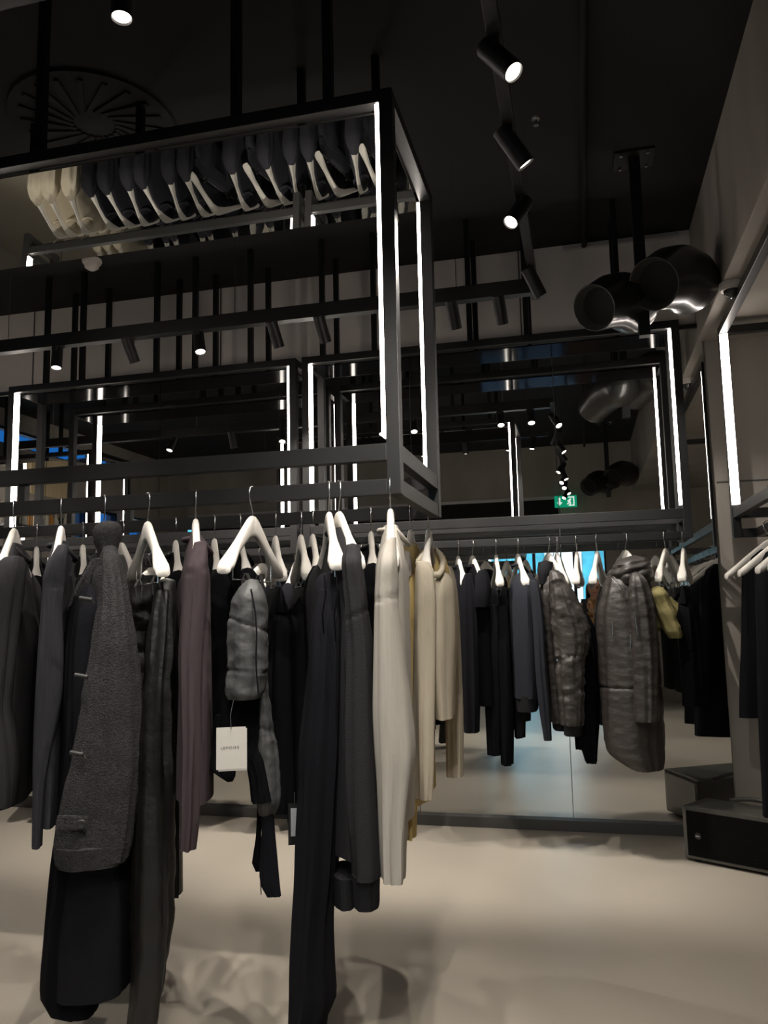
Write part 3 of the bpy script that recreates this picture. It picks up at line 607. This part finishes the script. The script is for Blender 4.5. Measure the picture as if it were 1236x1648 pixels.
piece(r, 'hem_band', M['rib'], [(1150, 886, 922, .12), (1172, 890, 920, .11)], 4.26, .12, seed=115, fold=.004)
piece(r, 'collar', M['rib'], [(905, 866, 890, .04), (918, 864, 888, .06), (940, 868, 882, .05)], 4.2, .05, seed=116, fold=.004)
MB().tube([at(893, 1020, 4.05), at(894, 1045, 4.05), at(897, 1064, 4.05)], .0035, 6).build('zip', M['chrome'], r, True)
for i, (hx, ex) in enumerate(((928, 926), (961, 953))):
    hanger(hx, YH2, ex, label=('bare white hanger in front of the bright window reflection, left of two', 'bare white hanger just left of the parka hood')[i], group=HG)
h = hanger(896, YH2, 908, label='white hanger hidden behind the bomber jacket', group=HG, clips=True)
r = groot(h, 'trousers', 'black trousers showing between the bomber jacket and the parka', 'trousers', FR)
piece(r, 'waistband', M['black'], [(952, 905, 925, .05), (965, 902, 930, .10), (985, 902, 938, .13)], YH2, .12, seed=120)
piece(r, 'leg', M['black'], [(975, 905, 935, .05), (1010, 912, 954), (1060, 920, 962), (1120, 925, 964), (1180, 930, 963), (1226, 943, 962)], YH2-.06, .06, seed=121, fold=.012)
piece(r, 'leg', M['black'], [(985, 900, 928, .05), (1060, 908, 940), (1130, 918, 944), (1204, 926, 944)], YH2+.06, .06, seed=122, fold=.012)
h = hanger(1006, YH2, 1040, label='white hanger inside the hooded parka', group=HG)
r = groot(h, 'parka', 'long brown-grey hooded parka with silver zips before the mirror', 'coat', FR)
piece(r, 'body', M['nylon'], [(916, 985, 1030, .06), (935, 974, 1046, .1), (965, 966, 1054, .13), (1000, 961, 1058, .14), (1080, 964, 1062, .15), (1150, 968, 1066, .15), (1200, 974, 1068, .15), (1218, 990, 1068, .15), (1234, 1016, 1066, .14)], 4.14, .14, seed=130, fold=.014, crumple=.0028, cf=16, n=72, step=.008, seams=((at(1000, 1105, 4.1).z, 0),), seamw=.006, seamd=.05)
piece(r, 'sleeve', M['nylon'], [(922, 1016, 1030, .02), (935, 1012, 1040, .05), (970, 1010, 1052), (1020, 1013, 1058), (1060, 1016, 1060), (1110, 1018, 1060), (1150, 1020, 1060), (1160, 1022, 1058)], 3.99, .065, seed=131, fold=.009, crumple=.0035, cf=16, n=60, step=.007)
piece(r, 'sleeve', M['black2'], [(930, 975, 985, .02), (960, 966, 985, .05), (1050, 958, 984), (1130, 960, 984), (1165, 962, 982)], 4.26, .05, seed=132, fold=.008, crumple=.006)
hb = [(897, 1006, 1034, .04), (902, 994, 1045, .08), (914, 984, 1050, .11), (928, 983, 1051, .11), (940, 990, 1046, .09)]
piece(r, 'hood', M['nylon'], hb, 4.12, .1, seed=133, fold=.008, crumple=.004, cf=16, n=60, step=.006, seams=((at(1015, 909, 4.05).z, .02), (at(1015, 922, 4.05).z, .03)), seamw=.009, seamd=.10)
for (x, y, x2, y2, Yz) in ((985, 1002, 986, 1024, 4.0), (1022, 990, 1026, 1022, 3.92), (1015, 1008, 1013, 1130, 4.0)):
    MB().tube([at(x, y, Yz), at((x+x2)/2, (y+y2)/2, Yz), at(x2, y2, Yz)], .0032, 6).build('zip', M['chrome'], r, True)
for k in range(2): MB().tube([at(984+k*3, 930, 4.02), at(990+k*5, 938, 3.99), at(1003, 944+k*7, 3.99), at(1005, 956+k*9, 3.99)], .002, 6).build('drawcord', M['chrome'], r, True)
h = hanger(1071, YH2, 1057, label='white hanger holding the folded olive trousers', group=HG, clips=True)
r = groot(h, 'trousers', 'short olive cotton trousers folded over, right of the parka', 'trousers', FR)
piece(r, 'leg', M['olive'], [(946, 1047, 1068, .03), (956, 1048, 1074, .05), (975, 1054, 1082), (1000, 1062, 1091), (1018, 1071, 1098), (1027, 1078, 1096, .03)], 4.08, .05, seed=140, fold=.008, crumple=.008, cf=12, n=36, step=.01)
piece(r, 'leg', M['olive'], [(960, 1068, 1080, .02), (978, 1082, 1098, .03), (990, 1088, 1102), (998, 1090, 1100, .02)], 4.16, .03, seed=141, crumple=.006)
h = hanger(1100, YH2, 1096, label='bare bright hanger at the right end of the mirror-side rack', group=HG, clips=True)
gtrou(h, 'black trousers at the right end of the mirror-side rack', FR, M['black'], .60, 144)

# far rack, left unit: mostly seen from below in the mirrored panel overhead
LU, LH = 'clothes on the left rack before the mirror', 'white hangers on the left rack before the mirror'
ordn = ['first', 'second', 'third', 'fourth', 'fifth', 'sixth', 'seventh', 'eighth', 'ninth', 'tenth', 'eleventh', 'twelfth', 'thirteenth', 'fourteenth', 'fifteenth', 'sixteenth', 'seventeenth', 'eighteenth', 'nineteenth']
lpx = [(78, 365), (97, 355), (122, 358), (165, 352), (192, 350), (217, 342), (252, 340), (280, 335), (315, 328), (336, 325), (383, 320), (420, 310), (447, 305), (470, 300), (503, 287), (535, 290), (572, 287), (602, 285)]
protos = {}
for i, (x, y) in enumerate(lpx):
    X = at(x, y, YH2).x; yaw = (-.1, -.05, .1, -.15, -.2, .05, -.25, .1, -.1, -.35, .0, -.3, -.2, .15, .05, -.3, .1, -.25)[i]
    kind = 'cream' if i < 3 else ('trou' if i in (9, 11, 15, 17) else 'top')
    lab = '%s hanger from the left on the left rack before the mirror' % ordn[i]
    gl = '%s %s from the left on the left rack before the mirror' % (ordn[i], {'cream': 'garment, a cream long-sleeved top,', 'trou': 'garment, black trousers,', 'top': 'garment, a black long-sleeved top,'}[kind])
    if -1.52 < X < -1.46: X = -1.54
    key = kind
    if key not in protos:
        h = hanger(0, YH2, yaw=yaw, X0=X, label=lab.capitalize().replace('Fi', 'fi').replace('Fo', 'fo').replace('Te', 'te'), clips=kind == 'trou', group=LH)
        if kind == 'trou': g = gtrou(h, gl, LU, M['black2'], .8, 160)
        else: g = gtop(h, 'long_sleeve_top', gl, 'top', LU, M['cream' if kind == 'cream' else 'black2'], .68, .62, seed=164+i, hv=.06)
        ALL[:] = list(bpy.data.objects); protos[key] = (h['root'], g)
        h['root']['label'] = 'white ' + lab
    else:
        ALL[:] = [o for p in protos[key] for o in [p] + list(p.children_recursive)]
        copy_tree(protos[key][0], 'white ' + lab, (X, YH2, ZH), yaw); copy_tree(protos[key][1], gl, (X, YH2, ZH-.05), yaw)

# right wall rack: rail runs towards the viewer
RW = 'black tops on the right wall rack'
XH = .735+.02+.27*.36-.02
rx = [(3.93, -.2), (3.58, -.1), (3.3, -.3), (3.05, -.2), (2.8, -.25)]
for i, (yy, aw) in enumerate(rx):
    nm = ['farthest', 'second', 'third', 'fourth', 'fifth'][i]
    # the arms of these hangers lie across the aisle, so the near end points to the left
    h = hanger(0, yy, yaw=-PI/2 - aw, X0=XH, label=nm + ' white hanger on the right wall rack, counted from the mirror', group='white hangers on the right wall rack')
    r = groot(h, 'garment', nm + ' black garment on the right wall rack, counted from the mirror', 'clothing', RW)
    piece(r, 'body', M['black2' if i % 2 else 'black'], gbody(h, .74 + .34*(i % 2), .05, .19, .15, .06, top=-.045), 0, 0, seed=180+i*3, fold=.014, n=40)

# ------------------------------------------------------------------ speaker on the floor
sx, sy = .396, 4.144; dv = V((.324, -.182, 0)).normalized(); nv = V((-dv.y, dv.x, 0))   # dv along the front, nv to the back
sp = empty('stage_speaker', (sx, sy, 0), 'low black stage speaker with grille on the floor at the right', 'speaker')
def sbox(a0, a1, b0, b1, z0, z1, ztb=None):
    o = V((sx, sy, 0)); ztb = ztb if ztb is not None else z1
    P = lambda a, b, z: o + dv*a + nv*b + V((0, 0, z))
    m = MB(); m.add([P(a0, b0, z0), P(a1, b0, z0), P(a1, b1, z0), P(a0, b1, z0), P(a0, b0, z1), P(a1, b0, z1), P(a1, b1, ztb), P(a0, b1, ztb)], [(0, 3, 2, 1), (4, 5, 6, 7), (0, 1, 5, 4), (1, 2, 6, 5), (2, 3, 7, 6), (3, 0, 4, 7)]); return m
sbox(0, .66, 0, .30, .012, .252, .235).build('cabinet', M['cabinet'], sp, bevel=.02)
sbox(.022, .64, -.006, .01, .03, .232).build('grille', M['grille'], sp, bevel=.003)
bd = V((sx, sy, 0)) + dv*.075 - nv*.007 + V((0, 0, .125))
bg = MB().lathe(bd, [(.0, 0), (.014, 0), (.015, .003), (.012, .005)], 20, axis=-nv).build('badge', M['darkdome'], sp, True)
MB().box(bd - nv*.006, (.017, .002, .004), rz=math.atan2(dv.y, dv.x)).build('badge_mark', M['alu'], bg)
o = V((sx, sy, 0)); MB().tube([o + dv*(.12+.03*k) + nv*.292 + V((0, 0, .236 + .02*math.sin(PI*k/8))) for k in range(9)], .011, 10).build('handle', M['cabinet'], sp, True)
for a in (.05, .6):
    for b in (.04, .26): MB().lathe(o + dv*a + nv*b, [(.016, 0), (.018, .013)], 12).build('foot', M['rubber'], sp)

# ------------------------------------------------------------------ black elbow ducts
def duct(O, sgn, label, R):
    O = V(O); r = empty('air_duct_elbow', O, label, 'air duct', 'black elbow air ducts')
    off = [(0, 0, 0), (.035, .05, .028), (.075, .105, .062), (.12, .165, .085), (.165, .23, .085), (.205, .29, .07), (.228, .325, .056), (.24, .34, .05)]
    rad = [R, R*1.09, R*1.19, R*1.26, R*1.28, R*1.18, R*.88, R*.35]
    mb = MB(); n = 32; pts = [O + V((a, b*sgn, c)) for a, b, c in off]
    d0 = (pts[1]-pts[0]).normalized()
    mb.tube(pts, rad, n, True); mb.f = mb.f[:-2] + [mb.f[-1]]
    tube = mb.build('elbow', M['duct'], r, True)
    ring = []; inner = O + d0*.06
    q = V((0, 0, 1)).rotation_difference(d0)
    MB().tube([O + q @ V((R*math.cos(2*PI*k/32), R*math.sin(2*PI*k/32), 0)) for k in range(33)], .0035, 8, False).build('rim', M['duct'], r, True)
    m = MB(); m.lathe(O, [(R*.97, .0), (R*.80, .05)], 32, axis=d0); m.f = m.f[:-2]; m.build('throat', M['cabinet'], r, True)
    MB().lathe(O, [(R*.81, .049), (.0, .053)], 32, axis=d0).build('throat_shade', M['ceil2'], r)  # black disc paints the shade deep inside the duct
    return r
def ducts(y, sgn, where):
    duct((.108, y, 2.525), sgn, 'lower left black elbow duct ' + where, .102); duct((.368, y, 2.605), sgn, 'upper right black elbow duct ' + where, .115)
    p = empty('duct_post', (.33, y+.16*sgn, ZC), 'square black ceiling post carrying the elbow ducts ' + where, 'post')
    MB().span((.305, y+.13*sgn, 2.42), (.355, y+.18*sgn, ZC-.012)).build('pole', M['metal2'], p, bevel=.003)
    MB().span((.24, y+.08*sgn, ZC-.012), (.42, y+.24*sgn, ZC-.0005)).build('ceiling_plate', M['metal2'], p)
    for dx in (-.06, .06):
        for dy in (.1, .22): MB().lathe((.33+dx, y+dy*sgn, ZC-.022), [(.008, 0), (.009, .006), (.006, .01)], 8).build('bolt', M['chrome'], p)
ducts(3.6, 1, 'near the mirror'); ducts(-.12, -1, 'over the shop entrance, seen in the mirror')

# ------------------------------------------------------------------ spotlights
def light(name, loc, aim, W, size, col=(1, .93, .845), blend=.5, rad=.02, parent=None):
    l = bpy.data.lights.new(name, 'SPOT'); l.energy = W; l.spot_size = size; l.spot_blend = blend; l.color = col; l.shadow_soft_size = rad
    o = bpy.data.objects.new(name, l); COL.objects.link(o)
    d = V(aim) - V(loc)
    if parent is not None: loc = mw(parent).inverted() @ V(loc)
    o.location = loc; o.rotation_euler = d.to_track_quat('-Z', 'Y').to_euler()
    if parent is not None: o.parent = parent
    return o
SPOTG = 'black track spotlights'
def spot(base, aim, label, W=60, size=1.0, track_z=None, ln=.13, rad=.0275, lit=True):
    """base: point on the underside of the track"""
    base = V(base); r = empty('track_spotlight', base, label, 'spotlight', SPOTG)
    d = (V(aim)-base).normalized()
    MB().span(base + V((-.012, -.03, -.022)), base + V((.012, .03, 0))).build('adapter', M['metal2'], r)
    piv = base + V((0, 0, -.035)); MB().tube([base + V((0, 0, -.02)), piv], .006, 8).build('joint', M['metal2'], r)
    a = piv - d*ln*.35
    MB().lathe(a, [(.006, 0), (rad, .002), (rad, ln), (rad-.003, ln), (rad-.004, ln-.008), (.0, ln-.009)], 24, axis=d).build('head', M['metal2'], r, True)
    MB().lathe(a, [(.0, ln-.0075), (rad-.0045, ln-.0075), (rad-.0045, ln-.006), (0, ln-.0055)], 24, axis=d).build('lens', M['lens'], r)
    if W: light('lamp', a + d*(ln+.004), a + d*3, W, size, rad=.008, parent=r)
    return r
ZT = 2.60
tr = tag(MB().span((-.165, YB+.3, ZT), (-.13, 3.62, ZT+.035)).build('lighting_track', M['metal2'], bevel=.002), 'black lighting track running down the aisle to the mirror', 'lighting track')
trw = MB()
for y in (-.9, .6, 2.1, 3.2):
    tag(MB().tube([(-.148, y, ZT+.035), (-.148, y, ZC)], .002, 6).build('suspension_wire', M['chrome']), 'thin steel wire holding the aisle track, %s from the mirror' % {3.2: 'first', 2.1: 'second', .6: 'third', -.9: 'fourth'}[y], 'wire', 'wires of the aisle track')
tag(MB().span((-4.6, 3.49, 2.588), (-.165, 3.54, 2.655)).build('lighting_track', M['metal2'], bevel=.002), 'black lighting track running crosswise before the mirror racks', 'lighting track')
for x in (-4.2, -2.9, -1.6, -.5):
    tag(MB().tube([(x, 3.517, 2.655), (x, 3.517, ZC)], .002, 6).build('suspension_wire', M['chrome']), 'thin steel wire holding the cross track, %s from the left' % {-4.2: 'first', -2.9: 'second', -1.6: 'third', -.5: 'fourth'}[x], 'wire', 'wires of the cross track')
def ty(px, py): return atz(px, py, ZT).y
A1 = [((834, 62), (1.3, 1.2, .4), 'largest lit spotlight on the aisle track, nearest the top edge'),
      ((850, 205), (1.2, 2.9, .5), 'second spotlight on the aisle track, tilted right'),
      ((856, 318), (-1.0, 1.6, .9), 'lit spotlight on the aisle track facing the viewer'),
      ((869, 432), (.7, 4.3, .9), 'last spotlight at the mirror end of the aisle track')]
for (px, py), aim, lb in A1: spot((-.148, ty(px, py), ZT), aim, lb, 58, 1.3)
for i, (y, aim) in enumerate(((1.15, (-1.2, 2.1, .9)), (.75, (.9, 1.6, 0)), (.35, (-1.0, 2.1, 1.0)), (-.05, (-.5, 2.4, .4)), (-.45, (1.2, .9, .3)), (-.85, (-1.2, .6, .6)))):
    spot((-.148, y, ZT), aim, '%s spotlight behind the viewer on the aisle track, seen in the mirror' % ordn[i], 50, 1.2)
B1 = [(-40, 'added unseen spotlight beyond the left end of the picture on the cross track', (-3.3, 4.3, .9)), (93, 'lit spotlight at the left end of the cross track', (-2.35, 3.05, .5)), (208, 'unlit looking spotlight second from the left on the cross track', None), (320, 'bright spotlight third from the left on the cross track', (-1.25, 2.95, .5)),  # the first lamp is added out of view to brighten the cream tops
      (441, 'spotlight fourth from the left on the cross track', None), (517, 'spotlight fifth from the left on the cross track, left of the bright post', None), (730, 'spotlight right of the bright posts on the cross track', None), (806, 'last spotlight on the cross track before the corner', None)]
for px, lb, aim in B1:
    x = at(px, 540, 3.517).x
    W_ = 95 if px in (-40, 208, 441) else 48
    spot((x, 3.517, 2.588), aim or (x+.25*(1 if px < 700 else .6), 4.35, .95), lb, W_, 1.4)
# the track above the near rack
p = at(196, 2, 1.62); zt = p.z+.07
tag(MB().span((-3.4, 1.60, zt), (-.25, 1.64, zt+.04)).build('lighting_track', M['metal2']), 'black lighting track overhead in front of the near rack', 'lighting track')
for x in (-3.1, -1.9, -.45): tag(MB().tube([(x, 1.62, zt+.04), (x, 1.62, ZC)], .002, 6).build('suspension_wire', M['chrome']), 'thin steel wire of the track before the near rack, %s' % {-3.1: 'at its left end', -1.9: 'in its middle', -.45: 'at its right end'}[x], 'wire', 'wires of the near track')
spot((p.x, 1.62, zt), (p.x+.1, 1.5, 0), 'lit spotlight at the top left above the near rack', 45, 1.0)
for i, (x, aim, w) in enumerate(((-2.6, (-2.2, 2.05, .6), 60), (-1.95, (-1.7, 2.0, .6), 60), (-1.45, (-1.35, 1.95, .6), 60), (-.62, (-.85, 1.95, .6), 60), (-.4, (-.6, 2.0, .7), 55))):
    spot((x, 1.62, zt), aim, '%s spotlight out of view on the track before the near rack' % ordn[i], w*1.3, .72)

# ------------------------------------------------------------------ small ceiling things
def smoke(p, label):
    r = empty('smoke_detector', p, label, 'smoke detector'); p = V(p)
    MB().lathe(p, [(.055, 0), (.058, -.012), (.05, -.028)], 24).build('base', M['dome'], r, True); MB().lathe(p + V((0, 0, -.028)), [(.042, 0), (.04, -.022), (.02, -.036), (.0, -.038)], 24).build('head', M['dome'], r, True)
smoke(atz(148, 418, ZC), 'white smoke detector on the black ceiling left of the bright post'); smoke(atz(625, 352, ZC), 'white smoke detector half hidden behind the bright post')
for (q, lb) in ((at(1170, 470, 3.7), 'white dome security camera under the concrete beam'),):
    q = V((.70, q.y*.70/q.x, 2.64)); q.x = .72
    r = empty('dome_camera', q, lb, 'security camera'); MB().lathe(q, [(.052, 0), (.054, -.02), (.046, -.035)], 24).build('base', M['dome'], r, True)
    MB().lathe(q + V((0, 0, -.035)), [(.036, 0), (.034, -.016), (.022, -.032), (.0, -.038)], 24).build('dome', M['darkdome'], r, True)
v = atz(152, 195, ZC); r = empty('air_diffuser', v, 'round black swirl air diffuser on the ceiling at the left', 'air diffuser')
MB().lathe(v, [(.34, 0), (.34, -.012), (.0, -.013)], 40).build('plate', M['ceil'], r)
for k in range(20):
    a = 2*PI*k/20; MB().box(v + V((.19*math.cos(a), .19*math.sin(a), -.017)), (.22, .02, .008), rz=a+.25).build('blade', M['blade'], r)
tag(MB().tube([(.10, YB, ZC-.03), (.10, YM, ZC-.03)], .016, 10).build('ceiling_pipe', M['ceil2'], None, True), 'thin black conduit pipe along the ceiling beside the aisle track', 'pipe')
for i, (px, py) in enumerate(((862, 190), (823, 240))):
    q = atz(px, py, ZC); r = empty('sprinkler', q, ('small sprinkler head right of the aisle track', 'small sprinkler head left of the aisle track')[i], 'sprinkler', 'ceiling sprinklers')
    MB().lathe(q, [(.02, 0), (.018, -.006), (.007, -.008), (.006, -.03), (.012, -.032), (.012, -.035)], 12).build('head', M['chrome'], r, True)
q = V((.62, YM+.02, 2.80)); tag(MB().box(q, (.05, .03, .035)).build('wall_sensor', M['dome'], bevel=.004), 'small pale sensor box on the wall beside the ducts', 'sensor')
# exit sign near the entrance
ex = empty('exit_sign', (-.17, -1.30, 2.52), 'hanging green emergency exit sign with arrow and running figure', 'exit sign')
MB().span((-.31, -1.32, 2.45), (-.03, -1.29, 2.60)).build('panel', M['green'], ex, bevel=.003)
def sym(pts, nm): 
    m = MB(); n = len(pts); m.add([V((x, -1.2895, z)) for x, z in pts] + [V((x, -1.287, z)) for x, z in pts], [list(range(n)), list(range(n, 2*n))[::-1]] + [(i, (i+1) % n, n+(i+1) % n, n+i) for i in range(n)]); return m.build(nm, M['white'], ex)
ax = -.245; sym([(ax-.011, 2.575), (ax+.011, 2.575), (ax+.011, 2.515), (ax+.036, 2.515), (ax, 2.475), (ax-.036, 2.515), (ax-.011, 2.515)], 'arrow')
sym([(-.135, 2.465), (-.06, 2.465), (-.06, 2.585), (-.135, 2.585), (-.135, 2.57), (-.075, 2.57), (-.075, 2.48), (-.135, 2.48)], 'doorway')
sym([(-.150, 2.53), (-.115, 2.56), (-.095, 2.55), (-.112, 2.525), (-.100, 2.505), (-.112, 2.475), (-.120, 2.478), (-.118, 2.505), (-.135, 2.49), (-.158, 2.485), (-.155, 2.495), (-.135, 2.51)], 'running_figure')
for x in (-.27, -.07): MB().tube([(x, -1.305, 2.60), (x, -1.305, ZC)], .0015, 6).build('wire', M['chrome'], ex)
# shelf with bottles on the left wall
sh = empty('wall_shelf', (XL+.1, 2.0, 2.11), 'black wall shelf with bottles by the left wall, seen in the mirror', 'shelf')
MB().span((XL, 1.42, 2.08), (XL+.24, 2.6, 2.11)).build('board', M['metal'], sh)
for y in (1.5, 2.5): MB().span((XL, y, 1.98), (XL+.2, y+.02, 2.08)).build('bracket', M['metal'], sh)
for i in range(14):
    y = 1.47 + i*.083; rr = .03; c = V((XL+.13, y, 2.11)); m = ('amber', 'clear', 'darkglass', 'clear')[i % 4]
    b = empty('bottle', c, '%s bottle on the wall shelf, counted from the entrance side, %s glass' % (ordn[i], {'amber': 'amber', 'clear': 'pale', 'darkglass': 'dark'}[m]), 'bottle', 'bottles on the wall shelf')
    MB().lathe(c, [(rr, 0), (rr, .10+.02*(i % 3)), (.012, .15), (.011, .19)], 14).build('glass', M[m], b, True); MB().lathe(c + V((0, 0, .19)), [(.014, 0), (.014, .03)], 12).build('cap', M['dome'], b)
cu = []
for k in range(60): cu.append((XL+.05+.018*math.sin(k*1.1), .0 + 1.28 + k*.0145))
m = MB()
for x, y in cu: m.v += [V((x, y, 2.48)), V((x, y, 2.70)), V((x-.006, y, 2.48)), V((x-.006, y, 2.70))]
for k in range(59):
    a = 4*k; m.f += [(a, a+4, a+5, a+1), (a+2, a+3, a+7, a+6), (a+1, a+5, a+7, a+3), (a, a+2, a+6, a+4)]
tag(m.build('curtain', M['beige'], None, True), 'short beige pleated valance high on the left wall, seen in the mirror', 'curtain')

# ------------------------------------------------------------------ the photographer, seen in the mirror
pe = empty('person', (.12, -.36, 0), 'person with long brown hair in a tan coat holding up a black phone', 'person')
def skin(name, pts, edges, rads, m, levels=2):
    me = bpy.data.meshes.new(name); inv = mw(pe).inverted(); me.from_pydata([tuple(inv @ V(p)) for p in pts], edges, []); me.materials.append(m)
    o = bpy.data.objects.new(name, me); COL.objects.link(o); o.parent = pe
    s = o.modifiers.new('skin', 'SKIN'); s.use_smooth_shade = True
    for i, r in enumerate(rads): me.skin_vertices[0].data[i].radius = (r, r) if not isinstance(r, tuple) else r
    me.skin_vertices[0].data[0].use_root = True
    ss = o.modifiers.new('sub', 'SUBSURF'); ss.levels = 1; ss.render_levels = levels
    return o
bx, by = .12, -.36
P = [(bx, by, .78), (bx, by, .95), (bx, by, 1.10), (bx, by, 1.22), (bx, by+.01, 1.29), (bx, by+.02, 1.36), (bx, by+.02, 1.43),
     (bx-.08, by, .74), (bx-.09, by+.02, .42), (bx-.09, by-.01, .09), (bx-.10, by+.10, .04),
     (bx+.08, by, .74), (bx+.09, by+.02, .42), (bx+.10, by-.01, .09), (bx+.11, by+.10, .04),
     (bx-.15, by, 1.20), (bx-.19, by+.06, 1.00), (bx-.13, by+.245, 1.12), (bx-.095, by+.30, 1.16),
     (bx+.15, by, 1.20), (bx+.19, by+.06, 1.00), (bx+.03, by+.245, 1.10), (bx-.045, by+.305, 1.135)]
E_ = [(0, 1), (1, 2), (2, 3), (3, 4), (4, 5), (5, 6), (0, 7), (7, 8), (8, 9), (9, 10), (0, 11), (11, 12), (12, 13), (13, 14), (3, 15), (15, 16), (16, 17), (17, 18), (3, 19), (19, 20), (20, 21), (21, 22)]
Rr = [(.13, .095), (.115, .085), (.125, .09), (.11, .08), .042, (.066, .075), (.062, .07), .075, .05, .036, .032, .075, .05, .036, .032, .05, .04, .030, .026, .05, .04, .030, .026]
skin('body', P, E_, Rr, M['skin'])
def shell(nm, m, st, **k): return loft(MB(), st, **k).build(nm, m, pe, True)
shell('coat', M['tan'], [(V((bx, by, 1.27)), .06, .055, 0), (V((bx, by, 1.235)), .15, .09, 0), (V((bx, by, 1.15)), .185, .115, 0), (V((bx, by, .95)), .17, .115, 0), (V((bx, by, .75)), .19, .13, 0), (V((bx, by, .5)), .20, .135, 0)], fold=.008)
for s in (-1, 1):
    a, b, c = (P[15], P[16], P[17]) if s < 0 else (P[19], P[20], P[21])
    a, b, c = V(a), V(b), V(c); pts = [a, a.lerp(b, .5), b + V((0, -.01, -.01)), b.lerp(c, .4), b.lerp(c, .8), c]
    MB().tube(pts, [.062, .058, .056, .05, .044, .04], 16).build('coat_sleeve', M['tan'], pe, True)
    f = V(P[9] if s < 0 else P[13]); k = V(P[8] if s < 0 else P[12])
    MB().tube([V((k.x, k.y-.02, .72)), k, f], [.092, .07, .055], 16).build('trouser_leg', M['jeans'], pe, True)
    MB().lathe(f + V((0, .04, -.09)), [(.045, 0), (.05, .03), (.042, .08), (.04, .1)], 16).build('shoe', M['rubber'], pe, True)
hc = V((bx, by+.02, 1.385))
hm = MB(); n = 24; rr = 16; vs = []; fs = []
for i in range(rr+1):
    th = PI*i/rr
    for k in range(n):
        w = 2*PI*k/n; x = .078*math.sin(th)*math.cos(w); y = .092*math.sin(th)*math.sin(w); z = .112*math.cos(th)
        f = 1 - .13*max(0, -z/.112)
        if y > 0 and abs(x) < .018 and -.04 < z < .012: y += .016*(1-abs(x)/.018)*(1-abs(z+.018)/.032)
        vs.append(hc + V((x*f, y*f, z)))
for i in range(rr):
    for k in range(n): fs.append((i*n+k, i*n+(k+1) % n, (i+1)*n+(k+1) % n, (i+1)*n+k))
hm.add(vs, fs).build('face', M['skin'], pe, True)
for s in (-1, 1):
    MB().lathe(hc + V((s*.031, .083, .008)), [(.0, -.002), (.011, 0), (.008, .004), (0, .005)], 12, axis=(0, 1, 0)).build('eye', M['darkdome'], pe, True)
MB().tube([hc + V((-.022, .083, -.052)), hc + V((0, .090, -.050)), hc + V((.022, .083, -.052))], [.004, .007, .004], 8).build('mouth', mat('lips', (.42, .16, .14), .5), pe, True)
hr = MB()
vs = []; fs = []
for i in range(15):
    t = i/14; z = .125 - t*.40
    for k in range(21):
        w = PI*(-.16) - PI*1.0*(.68/1) * 0 + (-.16*PI) - (k/20)*(PI*.68) if 0 else PI*.90 + (k/20)*PI*1.2
        th = min(1, t*3.2); q = .25 + .75*math.sin(th*PI/2)
        x = (.093+.02*t)*q*math.cos(w); y = (.103+.01*t)*q*math.sin(w)
        jit = .006*noise.noise(V((k*.9, t*2, 3)))
        vs.append(hc + V((x*(1+jit*8), y - .006, z)))
        vs.append(hc + V((x*.86, y*.86 - .006, z)))
for i in range(14):
    for k in range(20):
        a = (i*21+k)*2; b = a+2; c = a+42; d = c+2
        fs += [(a, b, d, c), (a+1, c+1, d+1, b+1)]
for i in range(14):
    a = i*42; fs.append((a, a+42, a+43, a+1)); a = i*42+40; fs.append((a, a+1, a+43, a+42))
for k in range(20): a = 14*42+k*2; fs.append((a, a+1, a+3, a+2)); a = k*2; fs.append((a, a+2, a+3, a+1))
hr.add(vs, fs).build('hair', M['hair'], pe, True)
ph_ = V((-.0, -.022, 1.192))
# fingers of both hands closed on the phone
for s in (-1, 1):
    w = V(P[18] if s < 0 else P[22]); side = ph_.x + s*.038
    palm = V((side + s*.012, ph_.y-.02, ph_.z - .03))
    MB().tube([w, w.lerp(palm, .5), palm], [.024, .027, .022], 12).build('hand', M['skin'], pe, True)
    for k, ln in enumerate((.9, 1.0, .95, .78)):
        z = ph_.z + .02 - k*.017
        MB().tube([palm + V((0, .0, .03-k*.016)), V((side + s*.012, ph_.y+.012, z)), V((side + s*.004, ph_.y+.0165, z+.002)), V((side - s*.016*ln, ph_.y+.0165, z+.003))], [.009, .0085, .008, .0065], 8).build('finger', M['skin'], pe, True)
    MB().tube([palm + V((-s*.004, -.006, .004)), V((side - s*.006, ph_.y-.018, ph_.z-.01)), V((side - s*.022, ph_.y-.014, ph_.z+.012))], [.011, .010, .007], 8).build('thumb', M['skin'], pe, True)
phn = empty('phone', ph_, 'black phone held up by the person reflected in the mirror', 'phone')
MB().box(ph_, (.072, .008, .148)).build('case', M['phone'], phn, bevel=.003)
MB().box(ph_ + V((0, -.0045, 0)), (.066, .001, .138)).build('screen', M['darkdome'], phn)

# ------------------------------------------------------------------ daylight outside
w = bpy.data.worlds.new('sky'); S.world = w; w.use_nodes = True
bgn = w.node_tree.nodes['Background']; bgn.inputs[0].default_value = (.02, .18, .62, 1); bgn.inputs[1].default_value = .85
sl_ = bpy.data.lights.new('sun', 'SUN'); sl_.energy = 7; sl_.color = (1, .99, .93); so = bpy.data.objects.new('sun', sl_); COL.objects.link(so)
so.rotation_euler = (V((-.25, -1, -.75))).to_track_quat('-Z', 'Y').to_euler()
